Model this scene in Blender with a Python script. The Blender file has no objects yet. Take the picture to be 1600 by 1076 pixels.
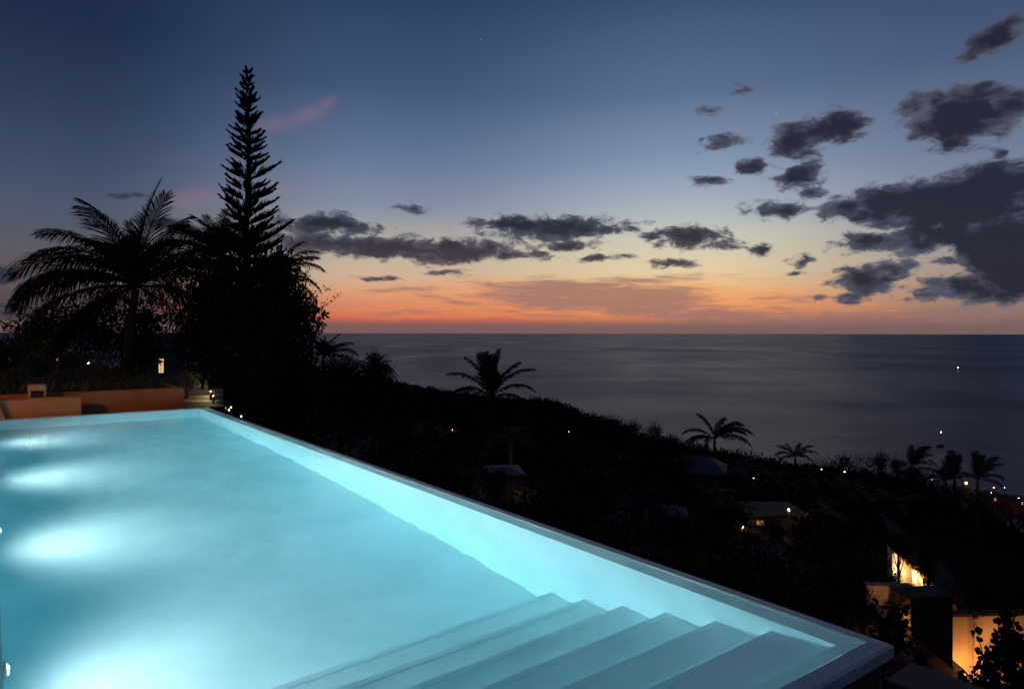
import bpy, math, random
from math import sin, cos, pi, radians, atan2, hypot
from mathutils import Vector, Matrix

sc = bpy.context.scene
COL = sc.collection
F = 1087.0            # focal length in photograph pixels (1600 wide)
EYE = 1.6             # eye height above the pool water (z = 0)
HZ = 520.0            # row of the eye-level horizon
PA = radians(36.87)   # heading of the pool's short axis
SEA = -103.5

# ------------------------------------------------------------------ camera
cam = bpy.data.cameras.new('camera')
co = bpy.data.objects.new('camera', cam)
COL.objects.link(co)
co.location = (0, 0, EYE)
co.rotation_euler = (Matrix.Rotation(radians(90), 3, 'X') @ Matrix.Rotation(radians(0.10), 3, 'Z')).to_euler()
cam.sensor_width = 36.0
cam.lens = 36.0 * F / 1600.0
cam.shift_y = (HZ - 538.0) / 1600.0
cam.clip_start = 0.05
cam.clip_end = 400000.0
sc.camera = co

sc.view_settings.view_transform = 'Standard'
sc.view_settings.look = 'None'
sc.view_settings.exposure = 0.0
sc.view_settings.gamma = 1.0
cy = sc.cycles
cy.use_denoising = True
cy.max_bounces = 14
cy.diffuse_bounces = 7
cy.glossy_bounces = 4
cy.transmission_bounces = 10
cy.transparent_max_bounces = 8
cy.volume_bounces = 0
cy.sample_clamp_indirect = 40.0
cy.caustics_reflective = True
cy.caustics_refractive = True
cy.blur_glossy = 0.3


def lin(c):
    f = lambda v: v / 255 / 12.92 if v <= 10.3 else ((v / 255 + .055) / 1.055) ** 2.4
    return (f(c[0]), f(c[1]), f(c[2]), 1.0)


# ------------------------------------------------------------------ world: dusk sky with clouds
def az_el(px, py):
    x = (px - 800) / F
    t = (HZ - py) / F
    return math.degrees(atan2(x, 1)), math.degrees(atan2(t, hypot(x, 1)))


class NT:
    def __init__(self, tree):
        self.t = tree
        self.n = tree.nodes
        self.l = tree.links

    def sock(self, s, v):
        if isinstance(v, bpy.types.NodeSocket):
            self.l.new(v, s)
        elif v is not None:
            s.default_value = v

    def m(self, op, a, b=None, c=None, clamp=False):
        n = self.n.new('ShaderNodeMath')
        n.operation = op
        n.use_clamp = clamp
        for i, v in enumerate((a, b, c)):
            self.sock(n.inputs[i], v)
        return n.outputs[0]

    def vm(self, op, a, b=None, out=0):
        n = self.n.new('ShaderNodeVectorMath')
        n.operation = op
        self.sock(n.inputs[0], a)
        self.sock(n.inputs[1], b)
        return n.outputs[out]

    def mr(self, v, a, b, c=0.0, d=1.0, smooth=True):
        n = self.n.new('ShaderNodeMapRange')
        n.interpolation_type = 'SMOOTHSTEP' if smooth else 'LINEAR'
        for i, q in enumerate((v, a, b, c, d)):
            self.sock(n.inputs[i], q)
        return n.outputs[0]

    def mix(self, f, a, b):
        n = self.n.new('ShaderNodeMix')
        n.data_type = 'RGBA'
        self.sock(n.inputs[0], f)
        self.sock(n.inputs[6], a)
        self.sock(n.inputs[7], b)
        return n.outputs[2]

    def noise(self, vec, scale, detail=4, rough=.55, dist=0.0, col=False):
        n = self.n.new('ShaderNodeTexNoise')
        self.sock(n.inputs['Vector'], vec)
        n.inputs['Scale'].default_value = scale
        n.inputs['Detail'].default_value = detail
        n.inputs['Roughness'].default_value = rough
        n.inputs['Distortion'].default_value = dist
        return n.outputs[1 if col else 0]

    def ramp(self, f, stops):
        n = self.n.new('ShaderNodeValToRGB')
        e = n.color_ramp.elements
        while len(e) < len(stops):
            e.new(0.5)
        for el, (p, c) in zip(e, stops):
            el.position = p
            el.color = c
        self.sock(n.inputs[0], f)
        return n.outputs[0]

    def comb(self, x, y, z):
        n = self.n.new('ShaderNodeCombineXYZ')
        for i, v in enumerate((x, y, z)):
            self.sock(n.inputs[i], v)
        return n.outputs[0]


world = bpy.data.worlds.new('World')
sc.world = world
world.use_nodes = True
W = NT(world.node_tree)
W.n.clear()
tc = W.n.new('ShaderNodeTexCoord')
sep = W.n.new('ShaderNodeSeparateXYZ')
W.l.new(tc.outputs['Generated'], sep.inputs[0])
X, Y, Z = sep.outputs
AZ = W.m('MULTIPLY', W.m('ARCTAN2', X, Y), 180 / pi)
EL = W.m('MULTIPLY', W.m('ARCSINE', Z), 180 / pi)
EF = W.m('DIVIDE', EL, 60.0, clamp=True)


def sky_ramp(stops):
    out = []
    for e, c in stops:
        g = .3 * c[0] + .5 * c[1] + .2 * c[2]
        k = .10 if e > 8 else .06
        out.append((e / 60.0, lin([v + (g - v) * k for v in c])))
    return W.ramp(EF, out)


r_left = sky_ramp([(0, (58, 54, 66)), (1.2, (70, 62, 72)), (3.2, (98, 84, 88)), (5.5, (92, 90, 98)), (8.5, (76, 88, 108)),
                   (12, (60, 76, 104)), (16, (44, 60, 88)), (21, (30, 46, 75)), (32, (26, 40, 68)), (60, (38, 54, 84))])
r_mid = sky_ramp([(0, (104, 80, 84)), (.6, (138, 88, 82)), (1.2, (214, 106, 76)), (2.6, (220, 144, 106)), (4.4, (213, 178, 145)),
                  (6.6, (188, 178, 160)), (10, (132, 144, 162)), (14, (98, 118, 152)), (19, (66, 87, 124)), (25.5, (43, 64, 99)),
                  (36, (38, 57, 90)), (60, (42, 60, 94))])
r_sun = sky_ramp([(0, (122, 98, 94)), (.5, (140, 104, 96)), (1.1, (190, 116, 90)), (2.0, (232, 150, 98)), (3.4, (241, 186, 124)), (5.0, (230, 206, 162)),
                  (7.5, (206, 203, 182)), (9.6, (172, 183, 190)), (13.2, (132, 151, 178)), (18.5, (90, 111, 147)), (25.5, (57, 78, 116)),
                  (36, (46, 65, 100)), (60, (44, 62, 96))])
r_right = sky_ramp([(0, (108, 92, 94)), (1.0, (126, 104, 100)), (2.2, (152, 126, 114)), (3.6, (164, 140, 126)), (6, (150, 146, 146)),
                    (9, (130, 142, 160)), (13, (106, 122, 150)), (19, (72, 90, 126)), (25, (50, 68, 102)), (36, (44, 61, 92)),
                    (60, (42, 60, 92))])
r_back = sky_ramp([(0, (34, 36, 48)), (6, (38, 44, 60)), (20, (40, 50, 74)), (60, (44, 60, 92))])
sky = W.mix(W.mr(AZ, -32, -11), r_left, r_mid)
sky = W.mix(W.mr(AZ, -8, 14), sky, r_sun)
sky = W.mix(W.mr(AZ, 14, 36), sky, r_right)
sky = W.mix(W.mr(W.m('ABSOLUTE', AZ), 45, 105), sky, r_back)

P = W.comb(AZ, EL, 0.0)
PS = W.comb(AZ, W.m('MULTIPLY', EL, 1.9), 3.7)
warp = W.noise(PS, 0.30, 3, .5, col=True)
warp = W.vm('SUBTRACT', warp, (.5, .5, .5))


def ellipses(p, items, k=1.0):
    """largest of  w * (1 - r)  over a list of soft ellipses given in photograph pixels"""
    acc = None
    for it in items:
        px, py, rx, ry = it[:4]
        rx, ry = rx * k, ry * k
        a, e = az_el(px, py)
        ra = abs(az_el(px + rx, py)[0] - az_el(px - rx, py)[0]) / 2
        re = abs(az_el(px, py + ry)[1] - az_el(px, py - ry)[1]) / 2
        w = max(.26, min(2.2, .92 * re ** .8 if re > 1 else .92 * re ** .55))
        d = W.vm('SUBTRACT', p, (a, e, 0))
        if len(it) > 4:
            rn = W.n.new('ShaderNodeVectorRotate')
            rn.rotation_type = 'Z_AXIS'
            rn.inputs['Angle'].default_value = radians(it[4])
            W.l.new(d, rn.inputs['Vector'])
            d = rn.outputs[0]
        d = W.vm('MULTIPLY', d, (1 / ra, 1 / re, 0))
        ln = W.vm('LENGTH', d, out=1)
        v = W.m('MULTIPLY_ADD', ln, -w, w)
        acc = v if acc is None else W.m('MAXIMUM', acc, v)
    return acc


# pink wisps high up
wis = ellipses(P, [(430, 196, 60, 17, -12), (478, 182, 60, 17, -26), (508, 164, 34, 14, -40), (300, 312, 80, 22, -14), (430, 296, 70, 12, -6)])
wn = W.noise(W.comb(AZ, W.m('MULTIPLY', EL, 2.2), 1.0), .35, 4, .55)
sky = W.mix(W.m('MULTIPLY', W.mr(W.m('ADD', wis, W.m('MULTIPLY', W.m('SUBTRACT', wn, .5), .9)), -.15, .9), .26), sky, lin((160, 122, 138)))

# low cirrus: mauve sheets with burning edges
PC = W.vm('ADD', P, W.vm('MULTIPLY', warp, (5.0, 1.3, 0)))
cir = ellipses(PC, [(905, 462, 190, 30), (1010, 470, 120, 30), (820, 450, 120, 12, 6), (970, 440, 150, 9, -3), (630, 455, 80, 6, -5), (720, 470, 90, 7, 6),
                    (1130, 492, 200, 17), (1320, 498, 260, 14), (1500, 492, 200, 16), (560, 436, 40, 4, -4), (1240, 468, 110, 7, 5), (620, 490, 120, 5),
                    (860, 492, 160, 5, 3)])
cn = W.noise(W.comb(W.m('ADD', W.m('MULTIPLY', AZ, .34), W.m('MULTIPLY', EL, .5)), W.m('MULTIPLY', EL, 2.9), 7.0), .75, 9, .66, 1.1)
cd = W.m('ADD', cir, W.m('MULTIPLY', W.m('SUBTRACT', cn, .5), 1.9))
glow = W.m('MULTIPLY', W.mr(cd, -.55, -.1), W.m('MULTIPLY', W.mr(EL, .5, 1.6), W.mr(EL, 5.2, 3.4)))
glow = W.m('MULTIPLY', glow, W.m('MULTIPLY', W.mr(AZ, -20, -6), W.mr(AZ, 33, 19)))
sky = W.mix(W.m('MULTIPLY', glow, .32), sky, lin((252, 152, 84)))
sky = W.mix(W.m('MULTIPLY', W.mr(cd, -.12, .75), .80), sky, lin((148, 113, 108)))
cn2 = W.noise(W.comb(W.m('ADD', W.m('MULTIPLY', AZ, .22), W.m('MULTIPLY', EL, -.6)), W.m('MULTIPLY', EL, 4.2), 3.0), .9, 8, .64, .8)
str2 = W.m('MULTIPLY', W.mr(cn2, .52, .72), W.m('MULTIPLY', W.m('MULTIPLY', W.mr(EL, .5, 1.4), W.mr(EL, 5.5, 3.2)), W.m('MULTIPLY', W.mr(AZ, -22, -8), W.mr(AZ, 40, 24))))
sky = W.mix(W.m('MULTIPLY', str2, .55), sky, W.mix(W.mr(cn, .42, .6), lin((250, 150, 92)), lin((176, 124, 108))))
# dull band of sea haze on the horizon
hb = W.m('MULTIPLY', W.mr(EL, 1.3, .25), W.mr(W.m('ABSOLUTE', AZ), 55, 35))
sky = W.mix(W.m('MULTIPLY', hb, .75), sky, lin((122, 96, 94)))

# dark cumulus
CL = [(1500, 318, 160, 46), (1385, 318, 84, 30), (1322, 322, 52, 20), (1570, 285, 95, 38), (1575, 380, 85, 62), (1480, 362, 95, 26), (1372, 377, 62, 17), (1432, 388, 50, 14),
      (1512, 447, 95, 22), (1590, 430, 64, 42), (1347, 440, 50, 28), (1388, 422, 42, 16), (1330, 464, 34, 9), (1452, 461, 32, 9), (1275, 469, 14, 6), (1478, 408, 26, 9),
      (1500, 180, 95, 40), (1570, 165, 60, 24), (1490, 222, 38, 15), (1430, 170, 30, 22), (1550, 58, 42, 32), (1520, 88, 26, 10), (1553, 240, 14, 10),
      (1240, 218, 46, 28), (1320, 194, 46, 25), (1280, 205, 40, 22), (1250, 274, 42, 20), (1215, 326, 52, 13), (1180, 258, 20, 12), (1265, 300, 24, 12),
      (1105, 286, 38, 10), (1125, 222, 36, 11), (1108, 170, 14, 6), (1155, 141, 14, 6),
      (1075, 370, 56, 18), (1128, 380, 34, 8), (1015, 370, 24, 7), (1055, 410, 28, 7), (1190, 391, 20, 9), (1250, 408, 15, 11), (1240, 428, 20, 5),
      (860, 356, 112, 19), (790, 353, 66, 12), (925, 358, 60, 12), (890, 382, 46, 8), (945, 404, 40, 6),
      (510, 352, 86, 18), (590, 386, 180, 18), (470, 380, 80, 20), (720, 391, 110, 20), (800, 400, 60, 10), (640, 326, 28, 8), (700, 425, 30, 4), (590, 436, 30, 4),
      (10, 435, 34, 19), (196, 305, 26, 6), (262, 350, 46, 10)]
PW = W.vm('ADD', P, W.vm('MULTIPLY', warp, (2.4, 1.2, 0)))
cf = ellipses(PW, CL, 1.12)
n1 = W.noise(PS, .62, 10, .64, .35)
n2 = W.noise(W.vm('ADD', PS, (11, 5, 2)), .22, 5, .55)
dens = W.m('ADD', cf, W.m('MULTIPLY', W.m('SUBTRACT', n1, .5), 2.2))
mask = W.m('MULTIPLY', W.mr(dens, -.14, .34), .98)
core = W.mr(W.m('ADD', dens, W.m('MULTIPLY', W.m('SUBTRACT', n2, .5), 2.0)), -.1, .9)
lowc = W.mix(core, lin((112, 100, 106)), lin((64, 58, 69)))
highc = W.mix(core, lin((84, 88, 104)), lin((36, 39, 53)))
ccol = W.mix(W.m('MULTIPLY', W.mr(EL, 9, 5), W.mr(AZ, 22, 12)), highc, lowc)
ccol = W.mix(W.mr(AZ, -20, -34), ccol, lin((52, 54, 66)))
sky = W.mix(mask, sky, ccol)
# evening stars
for px, py, br in ((1212, 178, .55), (751, 62, .25)):
    a, e = az_el(px, py)
    d = W.vm('LENGTH', W.vm('SUBTRACT', P, (a, e, 0)), out=1)
    sky = W.mix(W.m('MULTIPLY', W.mr(d, .055, .015), br), sky, (1, 1, 1, 1))
# below the horizon: dull sea colour
sky = W.mix(W.mr(EL, -.02, -.3), sky, lin((40, 40, 50)))
bg = W.n.new('ShaderNodeBackground')
W.l.new(sky, bg.inputs[0])
bg.inputs[1].default_value = 1.0
wo = W.n.new('ShaderNodeOutputWorld')
W.l.new(bg.outputs[0], wo.inputs[0])


# ------------------------------------------------------------------ materials
def new_mat(name):
    m = bpy.data.materials.new(name)
    m.use_nodes = True
    t = NT(m.node_tree)
    b = t.n['Principled BSDF']
    return m, t, b


def surf(name, c1, c2, scale=3.0, rough=.7, bump=.0, bscale=40.0, spec=.3, detail=5):
    m, t, b = new_mat(name)
    tcn = t.n.new('ShaderNodeTexCoord').outputs['Object']
    n = t.noise(tcn, scale, detail, .6)
    t.l.new(t.mix(t.mr(n, .3, .7), (*c1, 1), (*c2, 1)), b.inputs['Base Color'])
    b.inputs['Roughness'].default_value = rough
    b.inputs['Specular IOR Level'].default_value = spec
    if bump:
        bn = t.n.new('ShaderNodeBump')
        bn.inputs['Strength'].default_value = bump
        bn.inputs['Distance'].default_value = .02
        t.l.new(t.noise(tcn, bscale, 6, .65), bn.inputs['Height'])
        t.l.new(bn.outputs[0], b.inputs['Normal'])
    return m


def glow_mat(name, col, strength):
    m, t, b = new_mat(name)
    b.inputs['Base Color'].default_value = (.8, .8, .8, 1)
    b.inputs['Emission Color'].default_value = (*col, 1)
    b.inputs['Emission Strength'].default_value = strength
    return m


M = {}
M['plaster'] = surf('pool_plaster', (.76, .80, .79), (.88, .91, .90), 1.1, .6, .06, 60)
M['coping'] = surf('coping_stone', (.50, .57, .55), (.60, .67, .65), 2.5, .5, .10, 70)
M['terracotta'] = surf('terracotta_render', (.35, .118, .052), (.43, .148, .068), 1.6, .85, .25, 30)
M['deck'] = surf('deck_tiles', (.06, .036, .028), (.09, .052, .038), 2.0, .6, .1, 20)
M['greywall'] = surf('grey_render', (.06, .055, .055), (.09, .085, .085), 2.0, .8, .2, 30)
M['white'] = surf('white_render', (.62, .56, .48), (.72, .66, .57), 1.2, .8, .15, 25)
M['dimwall'] = surf('weathered_wall', (.16, .145, .14), (.21, .19, .18), 1.2, .8, .15, 25)
M['tile'] = surf('clay_roof_tile', (.045, .024, .018), (.075, .036, .024), 5.0, .7, .3, 20)
M['metalroof'] = surf('grey_metal_roof', (.035, .038, .047), (.05, .053, .062), .6, .6, .1, 8)
M['stone'] = surf('path_stone', (.15, .135, .11), (.21, .19, .16), 4.0, .8, .3, 25)
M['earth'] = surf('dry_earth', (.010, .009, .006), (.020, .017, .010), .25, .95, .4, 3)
M['bark'] = surf('bark', (.055, .04, .03), (.10, .08, .06), 6.0, .9, .6, 14)
M['bark_wet'] = surf('dark_bark', (.02, .016, .012), (.04, .032, .024), 6.0, .9, .6, 14)
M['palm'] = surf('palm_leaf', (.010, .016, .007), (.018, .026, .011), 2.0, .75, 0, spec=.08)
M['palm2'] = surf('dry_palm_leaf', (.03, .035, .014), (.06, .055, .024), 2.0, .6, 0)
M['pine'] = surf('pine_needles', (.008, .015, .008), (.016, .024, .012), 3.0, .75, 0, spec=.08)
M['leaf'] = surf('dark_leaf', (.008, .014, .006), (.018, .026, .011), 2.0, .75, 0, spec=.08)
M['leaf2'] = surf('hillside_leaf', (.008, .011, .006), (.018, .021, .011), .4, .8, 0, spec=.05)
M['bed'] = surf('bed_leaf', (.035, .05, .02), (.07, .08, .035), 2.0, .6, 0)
M['rattan'] = surf('rattan', (.42, .24, .12), (.52, .31, .16), 20, .6, .3, 90)
M['cushion'] = surf('dark_fabric', (.02, .022, .03), (.035, .037, .045), 10, .9, .3, 120)
M['black'] = surf('black_metal', (.02, .02, .02), (.04, .04, .04), 10, .5, 0)
M['hull'] = surf('boat_hull', (.03, .035, .06), (.05, .055, .08), 2, .4, 0)
M['cable'] = surf('cable_rubber', (.015, .015, .015), (.03, .03, .03), 10, .7, 0)
M['lens'] = glow_mat('pool_lamp_lens', (.75, .90, 1.0), 14)
M['warm'] = glow_mat('warm_lamp', (1.0, .62, .25), 9)
M['warm_s'] = glow_mat('warm_window', (1.0, .60, .20), 1.1)
M['amber'] = glow_mat('amber_window', (1.0, .46, .13), .55)
M['cool'] = glow_mat('cool_lamp', (.9, .95, 1.0), 9)
M['far_w'] = glow_mat('distant_white_lamp', (1.0, .95, .9), 40)
M['far_o'] = glow_mat('distant_orange_lamp', (1.0, .55, .2), 12)

# pool water: clear, slightly rippled, soaks up red
m, t, b = new_mat('pool_water')
t.n.remove(b)
gl = t.n.new('ShaderNodeBsdfGlass')
gl.inputs['IOR'].default_value = 1.333
gl.inputs['Roughness'].default_value = 0.0
tcn = t.n.new('ShaderNodeTexCoord').outputs['Object']
bp = t.n.new('ShaderNodeBump')
bp.inputs['Strength'].default_value = .34
bp.inputs['Distance'].default_value = .02
st = t.vm('MULTIPLY', tcn, (.9, .45, 1.0))
h = t.m('ADD', t.noise(st, 2.6, 2, .45, .5), t.m('MULTIPLY', t.noise(t.vm('MULTIPLY', tcn, (1.0, .28, 1.0)), 14.0, 2, .5, .6), .16))
t.l.new(h, bp.inputs['Height'])
t.l.new(bp.outputs[0], gl.inputs['Normal'])
va = t.n.new('ShaderNodeVolumeAbsorption')
va.inputs['Color'].default_value = (.0, .875, .985, 1)
va.inputs['Density'].default_value = .215
t.l.new(gl.outputs[0], t.n['Material Output'].inputs['Surface'])
t.l.new(va.outputs[0], t.n['Material Output'].inputs['Volume'])
M['water'] = m

# sea
m, t, b = new_mat('sea_water')
tcn = t.n.new('ShaderNodeTexCoord').outputs['Object']
b.inputs['Base Color'].default_value = (.011, .018, .044, 1)
b.inputs['IOR'].default_value = 1.333
big = t.noise(t.vm('MULTIPLY', tcn, (1, .45, 1)), .0016, 5, .6, .8)
lane = t.noise(t.vm('MULTIPLY', tcn, (.35, 1.4, 1)), .004, 6, .65, .5)
t.l.new(t.mr(t.m('ADD', t.m('MULTIPLY', big, .6), t.m('MULTIPLY', lane, .4)), .35, .65, .34, .46), b.inputs['Roughness'])
bp = t.n.new('ShaderNodeBump')
bp.inputs['Strength'].default_value = 1.0
bp.inputs['Distance'].default_value = 1.6
t.l.new(t.m('ADD', t.noise(t.vm('MULTIPLY', tcn, (.6, 1, 1)), .03, 8, .68), t.m('MULTIPLY', lane, 1.0)), bp.inputs['Height'])
t.l.new(bp.outputs[0], b.inputs['Normal'])
M['sea'] = m


# ------------------------------------------------------------------ mesh helpers
class MB:
    """collects vertices and faces, then links them as one mesh object"""

    def __init__(self):
        self.v = []
        self.f = []

    def add(self, vs, fs):
        o = len(self.v)
        self.v += [tuple(p) for p in vs]
        self.f += [tuple(i + o for i in f) for f in fs]

    def box(self, a, b, bev=0.0):
        x0, y0, z0 = a
        x1, y1, z1 = b
        if bev <= 0:
            self.add([(x0, y0, z0), (x1, y0, z0), (x1, y1, z0), (x0, y1, z0), (x0, y0, z1), (x1, y0, z1), (x1, y1, z1), (x0, y1, z1)],
                     [(3, 2, 1, 0), (4, 5, 6, 7), (0, 1, 5, 4), (1, 2, 6, 5), (2, 3, 7, 6), (3, 0, 4, 7)])
        else:
            c = bev
            rings = [(0, z0), (0, z1 - c), (c, z1)]
            vs = []
            for i, z in rings:
                vs += [(x0 + i, y0 + i, z), (x1 - i, y0 + i, z), (x1 - i, y1 - i, z), (x0 + i, y1 - i, z)]
            fs = [(3, 2, 1, 0), (8, 9, 10, 11)]
            for k in range(2):
                for i in range(4):
                    j = (i + 1) % 4
                    fs.append((k * 4 + i, k * 4 + j, k * 4 + 4 + j, k * 4 + 4 + i))
            self.add(vs, fs)

    def tube(self, pts, rad, n=8, cap=True):
        pts = [Vector(p) for p in pts]
        if not isinstance(rad, (list, tuple)):
            rad = [rad] * len(pts)
        vs = []
        for i, p in enumerate(pts):
            d = (pts[min(i + 1, len(pts) - 1)] - pts[max(i - 1, 0)]).normalized()
            s = d.cross(Vector((.31, .95, .07))).normalized()
            if s.length < .1:
                s = d.cross(Vector((1, 0, 0))).normalized()
            u = s.cross(d)
            for k in range(n):
                a = 2 * pi * k / n
                vs.append(p + (s * cos(a) + u * sin(a)) * rad[i])
        fs = []
        for i in range(len(pts) - 1):
            for k in range(n):
                fs.append((i * n + k, i * n + (k + 1) % n, (i + 1) * n + (k + 1) % n, (i + 1) * n + k))
        if cap:
            fs.append(tuple(range(n))[::-1])
            fs.append(tuple(range((len(pts) - 1) * n, len(pts) * n)))
        self.add(vs, fs)

    def ball(self, c, r, n=10, sz=1.0):
        c = Vector(c)
        vs, fs = [], []
        for i in range(n // 2 + 1):
            th = pi * i / (n // 2)
            for k in range(n):
                a = 2 * pi * k / n
                vs.append(c + Vector((r * sin(th) * cos(a), r * sin(th) * sin(a), r * sz * cos(th))))
        for i in range(n // 2):
            for k in range(n):
                fs.append((i * n + k, (i + 1) * n + k, (i + 1) * n + (k + 1) % n, i * n + (k + 1) % n))
        self.add(vs, fs)

    def leaf(self, p, d, ln, wd, up=None, bend=0.0):
        """one pointed leaf: a kite of two quads bent along its length"""
        d = d.normalized()
        s = d.cross(up if up is not None else Vector((random.gauss(0, 1), random.gauss(0, 1), random.gauss(0, 1))))
        if s.length < 1e-4:
            s = Vector((1, 0, 0))
        s = s.normalized() * wd * .5
        q = p + d * ln * .5
        e = p + d * ln + Vector((0, 0, -bend * ln))
        self.add([p, q - s, e, q + s], [(0, 1, 2, 3)])

    def build(self, name, mat, parent=None, smooth=False, loc=None, rz=0.0):
        me = bpy.data.meshes.new(name)
        me.from_pydata(self.v, [], self.f)
        me.materials.append(mat)
        if smooth:
            me.polygons.foreach_set('use_smooth', [True] * len(me.polygons))
        me.update()
        o = bpy.data.objects.new(name, me)
        COL.objects.link(o)
        o.parent = parent
        if loc is not None:
            o.location = loc
        o.rotation_euler.z = rz
        return o


def empty(name, loc=(0, 0, 0), rz=0.0):
    o = bpy.data.objects.new(name, None)
    o.empty_display_size = .2
    COL.objects.link(o)
    o.location = loc
    o.rotation_euler.z = rz
    return o


def tag(o, label=None, cat=None, group=None, kind=None):
    for k, v in (('label', label), ('category', cat), ('group', group), ('kind', kind)):
        if v:
            o[k] = v
    return o


def copy_tree(o, kids, parent=None):
    c = o.copy()
    COL.objects.link(c)
    c.parent = parent
    for ch in kids.get(o.name, ()):
        copy_tree(ch, kids, c)
    return c


def kids_of(root):
    out = {}
    st = [root]
    while st:
        o = st.pop()
        out[o.name] = list(o.children)
        st += out[o.name]
    return out


def at(px, py, y):
    """world point seen at photograph pixel (px, py) at forward distance y"""
    return Vector(((px - 800) / F * y, y, EYE - (py - HZ) / F * y))


def lamp(name, kind, loc, energy, col, parent=None, radius=.05, **kw):
    l = bpy.data.lights.new(name, kind)
    l.energy = energy
    l.color = col
    l.shadow_soft_size = radius
    for k, v in kw.items():
        setattr(l, k, v)
    o = bpy.data.objects.new(name, l)
    COL.objects.link(o)
    o.parent = parent
    o.location = loc
    return o


# ------------------------------------------------------------------ terrain and sea
TAB = [(-2500, 4.0, 90, 6), (-600, .5, 80, 4), (0, -1.0, 70, 0), (330, -3.0, 70, 0), (480, -4.5, 80, 0), (600, -13.4, 220, 0), (700, -17.0, 225, 0), (850, -13.2, 130, 0),
       (960, -15.0, 115, 0), (1080, -17.3, 110, 0), (1250, -18.6, 105, 0), (1420, -18.9, 105, 0), (1520, -23.6, 110, 0), (1600, -34.0, 150, 0),
       (2300, -26.0, 120, 0), (5000, -8.0, 100, 0)]


def px_of(az):
    az = max(-1.35, min(1.35, az))
    return 800 + F * math.tan(az)


def ground(x, y):
    r = hypot(x, y)
    az = atan2(x, y)
    px = px_of(az)
    for a, b in zip(TAB, TAB[1:]):
        if px <= b[0] or b is TAB[-1]:
            k = max(0.0, min(1.0, (px - a[0]) / (b[0] - a[0])))
            zc = a[1] + (b[1] - a[1]) * k
            rc = a[2] + (b[2] - a[2]) * k
            break
    z0 = -1.9
    wob = .5 * sin(x * .13 + 1) * cos(y * .11) + .9 * sin(x * .031 + y * .027)
    if r <= 8:
        return z0
    if r < rc:
        f = ((r - 8) / (rc - 8)) ** .55
        return z0 + (zc - z0) * f + wob * min(1, r / 60)
    return max(-112, zc - .0022 * (r - rc) ** 2 - .18 * (r - rc) + wob)


def build_ground():
    azs = [radians(a) for a in [-180, -150, -120, -100, -85, -72, -60, -50] + list(range(-44, 46)) + [50, 60, 72, 85, 100, 120, 150, 180]]
    rs = [0.0]
    r = 4.0
    while r < 1200:
        rs.append(r)
        r *= 1.09
    mb = MB()
    for r in rs:
        for a in azs:
            x, y = r * sin(a), r * cos(a)
            mb.v.append((x, y, ground(x, y)))
    n = len(azs)
    for i in range(len(rs) - 1):
        for k in range(n - 1):
            mb.f.append((i * n + k, i * n + k + 1, (i + 1) * n + k + 1, (i + 1) * n + k))
    return mb.build('ground', M['earth'], smooth=True)


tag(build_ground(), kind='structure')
mb = MB()
S = 120000
mb.add([(-S, -2000, 0), (S, -2000, 0), (S, S, 0), (-S, S, 0)], [(0, 1, 2, 3)])
tag(mb.build('sea', M['sea'], loc=(0, 0, SEA)), kind='structure')

# ------------------------------------------------------------------ swimming pool (local x = across, local y = along)
V0, V1, U0, U1 = .05, 3.536, 1.888, 15.64
DEPTH = 1.39
pool = empty('swimming_pool', (0, 0, 0), PA)
tag(pool, 'long glowing turquoise infinity pool with pale stone coping and wide entry steps', 'swimming pool')


def rect(o, z):
    return [(V0 - o, U0 - o, z), (V1 + o, U0 - o, z), (V1 + o, U1 + o, z), (V0 - o, U1 + o, z)]


def ring(prof):
    mb = MB()
    for o, z in prof:
        mb.v += rect(o, z)
    for k in range(len(prof) - 1):
        for i in range(4):
            j = (i + 1) % 4
            mb.f.append((k * 4 + i, k * 4 + j, k * 4 + 4 + j, k * 4 + 4 + i))
    return mb


mb = ring([(0, -DEPTH), (0, -.062)])
mb.f = [tuple(reversed(f)) for f in mb.f]
mb.f.append((0, 1, 2, 3))
mb.build('basin', M['plaster'], pool)
ring([(0, -.062), (.098, -.014), (.108, .004), (.185, -.002), (.20, -.014), (.20, -.07), (.14, -.075)]).build('coping', M['coping'], pool)
ring([(.15, -.05), (.15, -3.2)]).build('outer_wall', M['deck'], pool)
for k in range(1, 7):
    ua, ub, z = U0 + .386 * (k - 1) - (.012 if k == 1 else 0), U0 + .386 * k - .02, -.198 * k
    mb = MB()
    mb.box((V0 - .004, ua - .02, -DEPTH - .01), (V1 + .004, ub, z), .006)
    s = mb.build('step', M['plaster'], pool)
    mb = MB()
    mb.box((V0 - .004, ub - .05, z - .035), (V1 + .004, ub + .012, z + .004), .005)
    mb.build('nosing', M['plaster'], s)
for u in (4.78, 7.75, 10.75, 13.9):
    mb = MB()
    mb.tube([(V0 - .01, u, -.72), (V0 + .018, u, -.72), (V0 + .028, u, -.72)], [.085, .085, .07], 24)
    lf = mb.build('pool_light', M['coping'], pool)
    mb = MB()
    mb.tube([(V0 + .02, u, -.72), (V0 + .031, u, -.72), (V0 + .035, u, -.72)], [.055, .052, .04], 24)
    mb.build('lens', M['lens'], lf)
    sp = lamp('beam', 'SPOT', (V0 + .07, u, -.72), 86, (1.0, .91, .93), lf, .06, spot_size=radians(150), spot_blend=.9)
    sp.data.use_nodes = True
    ln_ = NT(sp.data.node_tree)
    fo = ln_.n.new('ShaderNodeLightFalloff')
    fo.inputs['Strength'].default_value = 1.0
    ln_.l.new(fo.outputs['Linear'], ln_.n['Emission'].inputs['Strength'])
    sp.rotation_euler = (radians(90), 0, radians(-90))
    sp.rotation_euler = Vector((1, 0, -.44)).to_track_quat('-Z', 'Y').to_euler()

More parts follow.
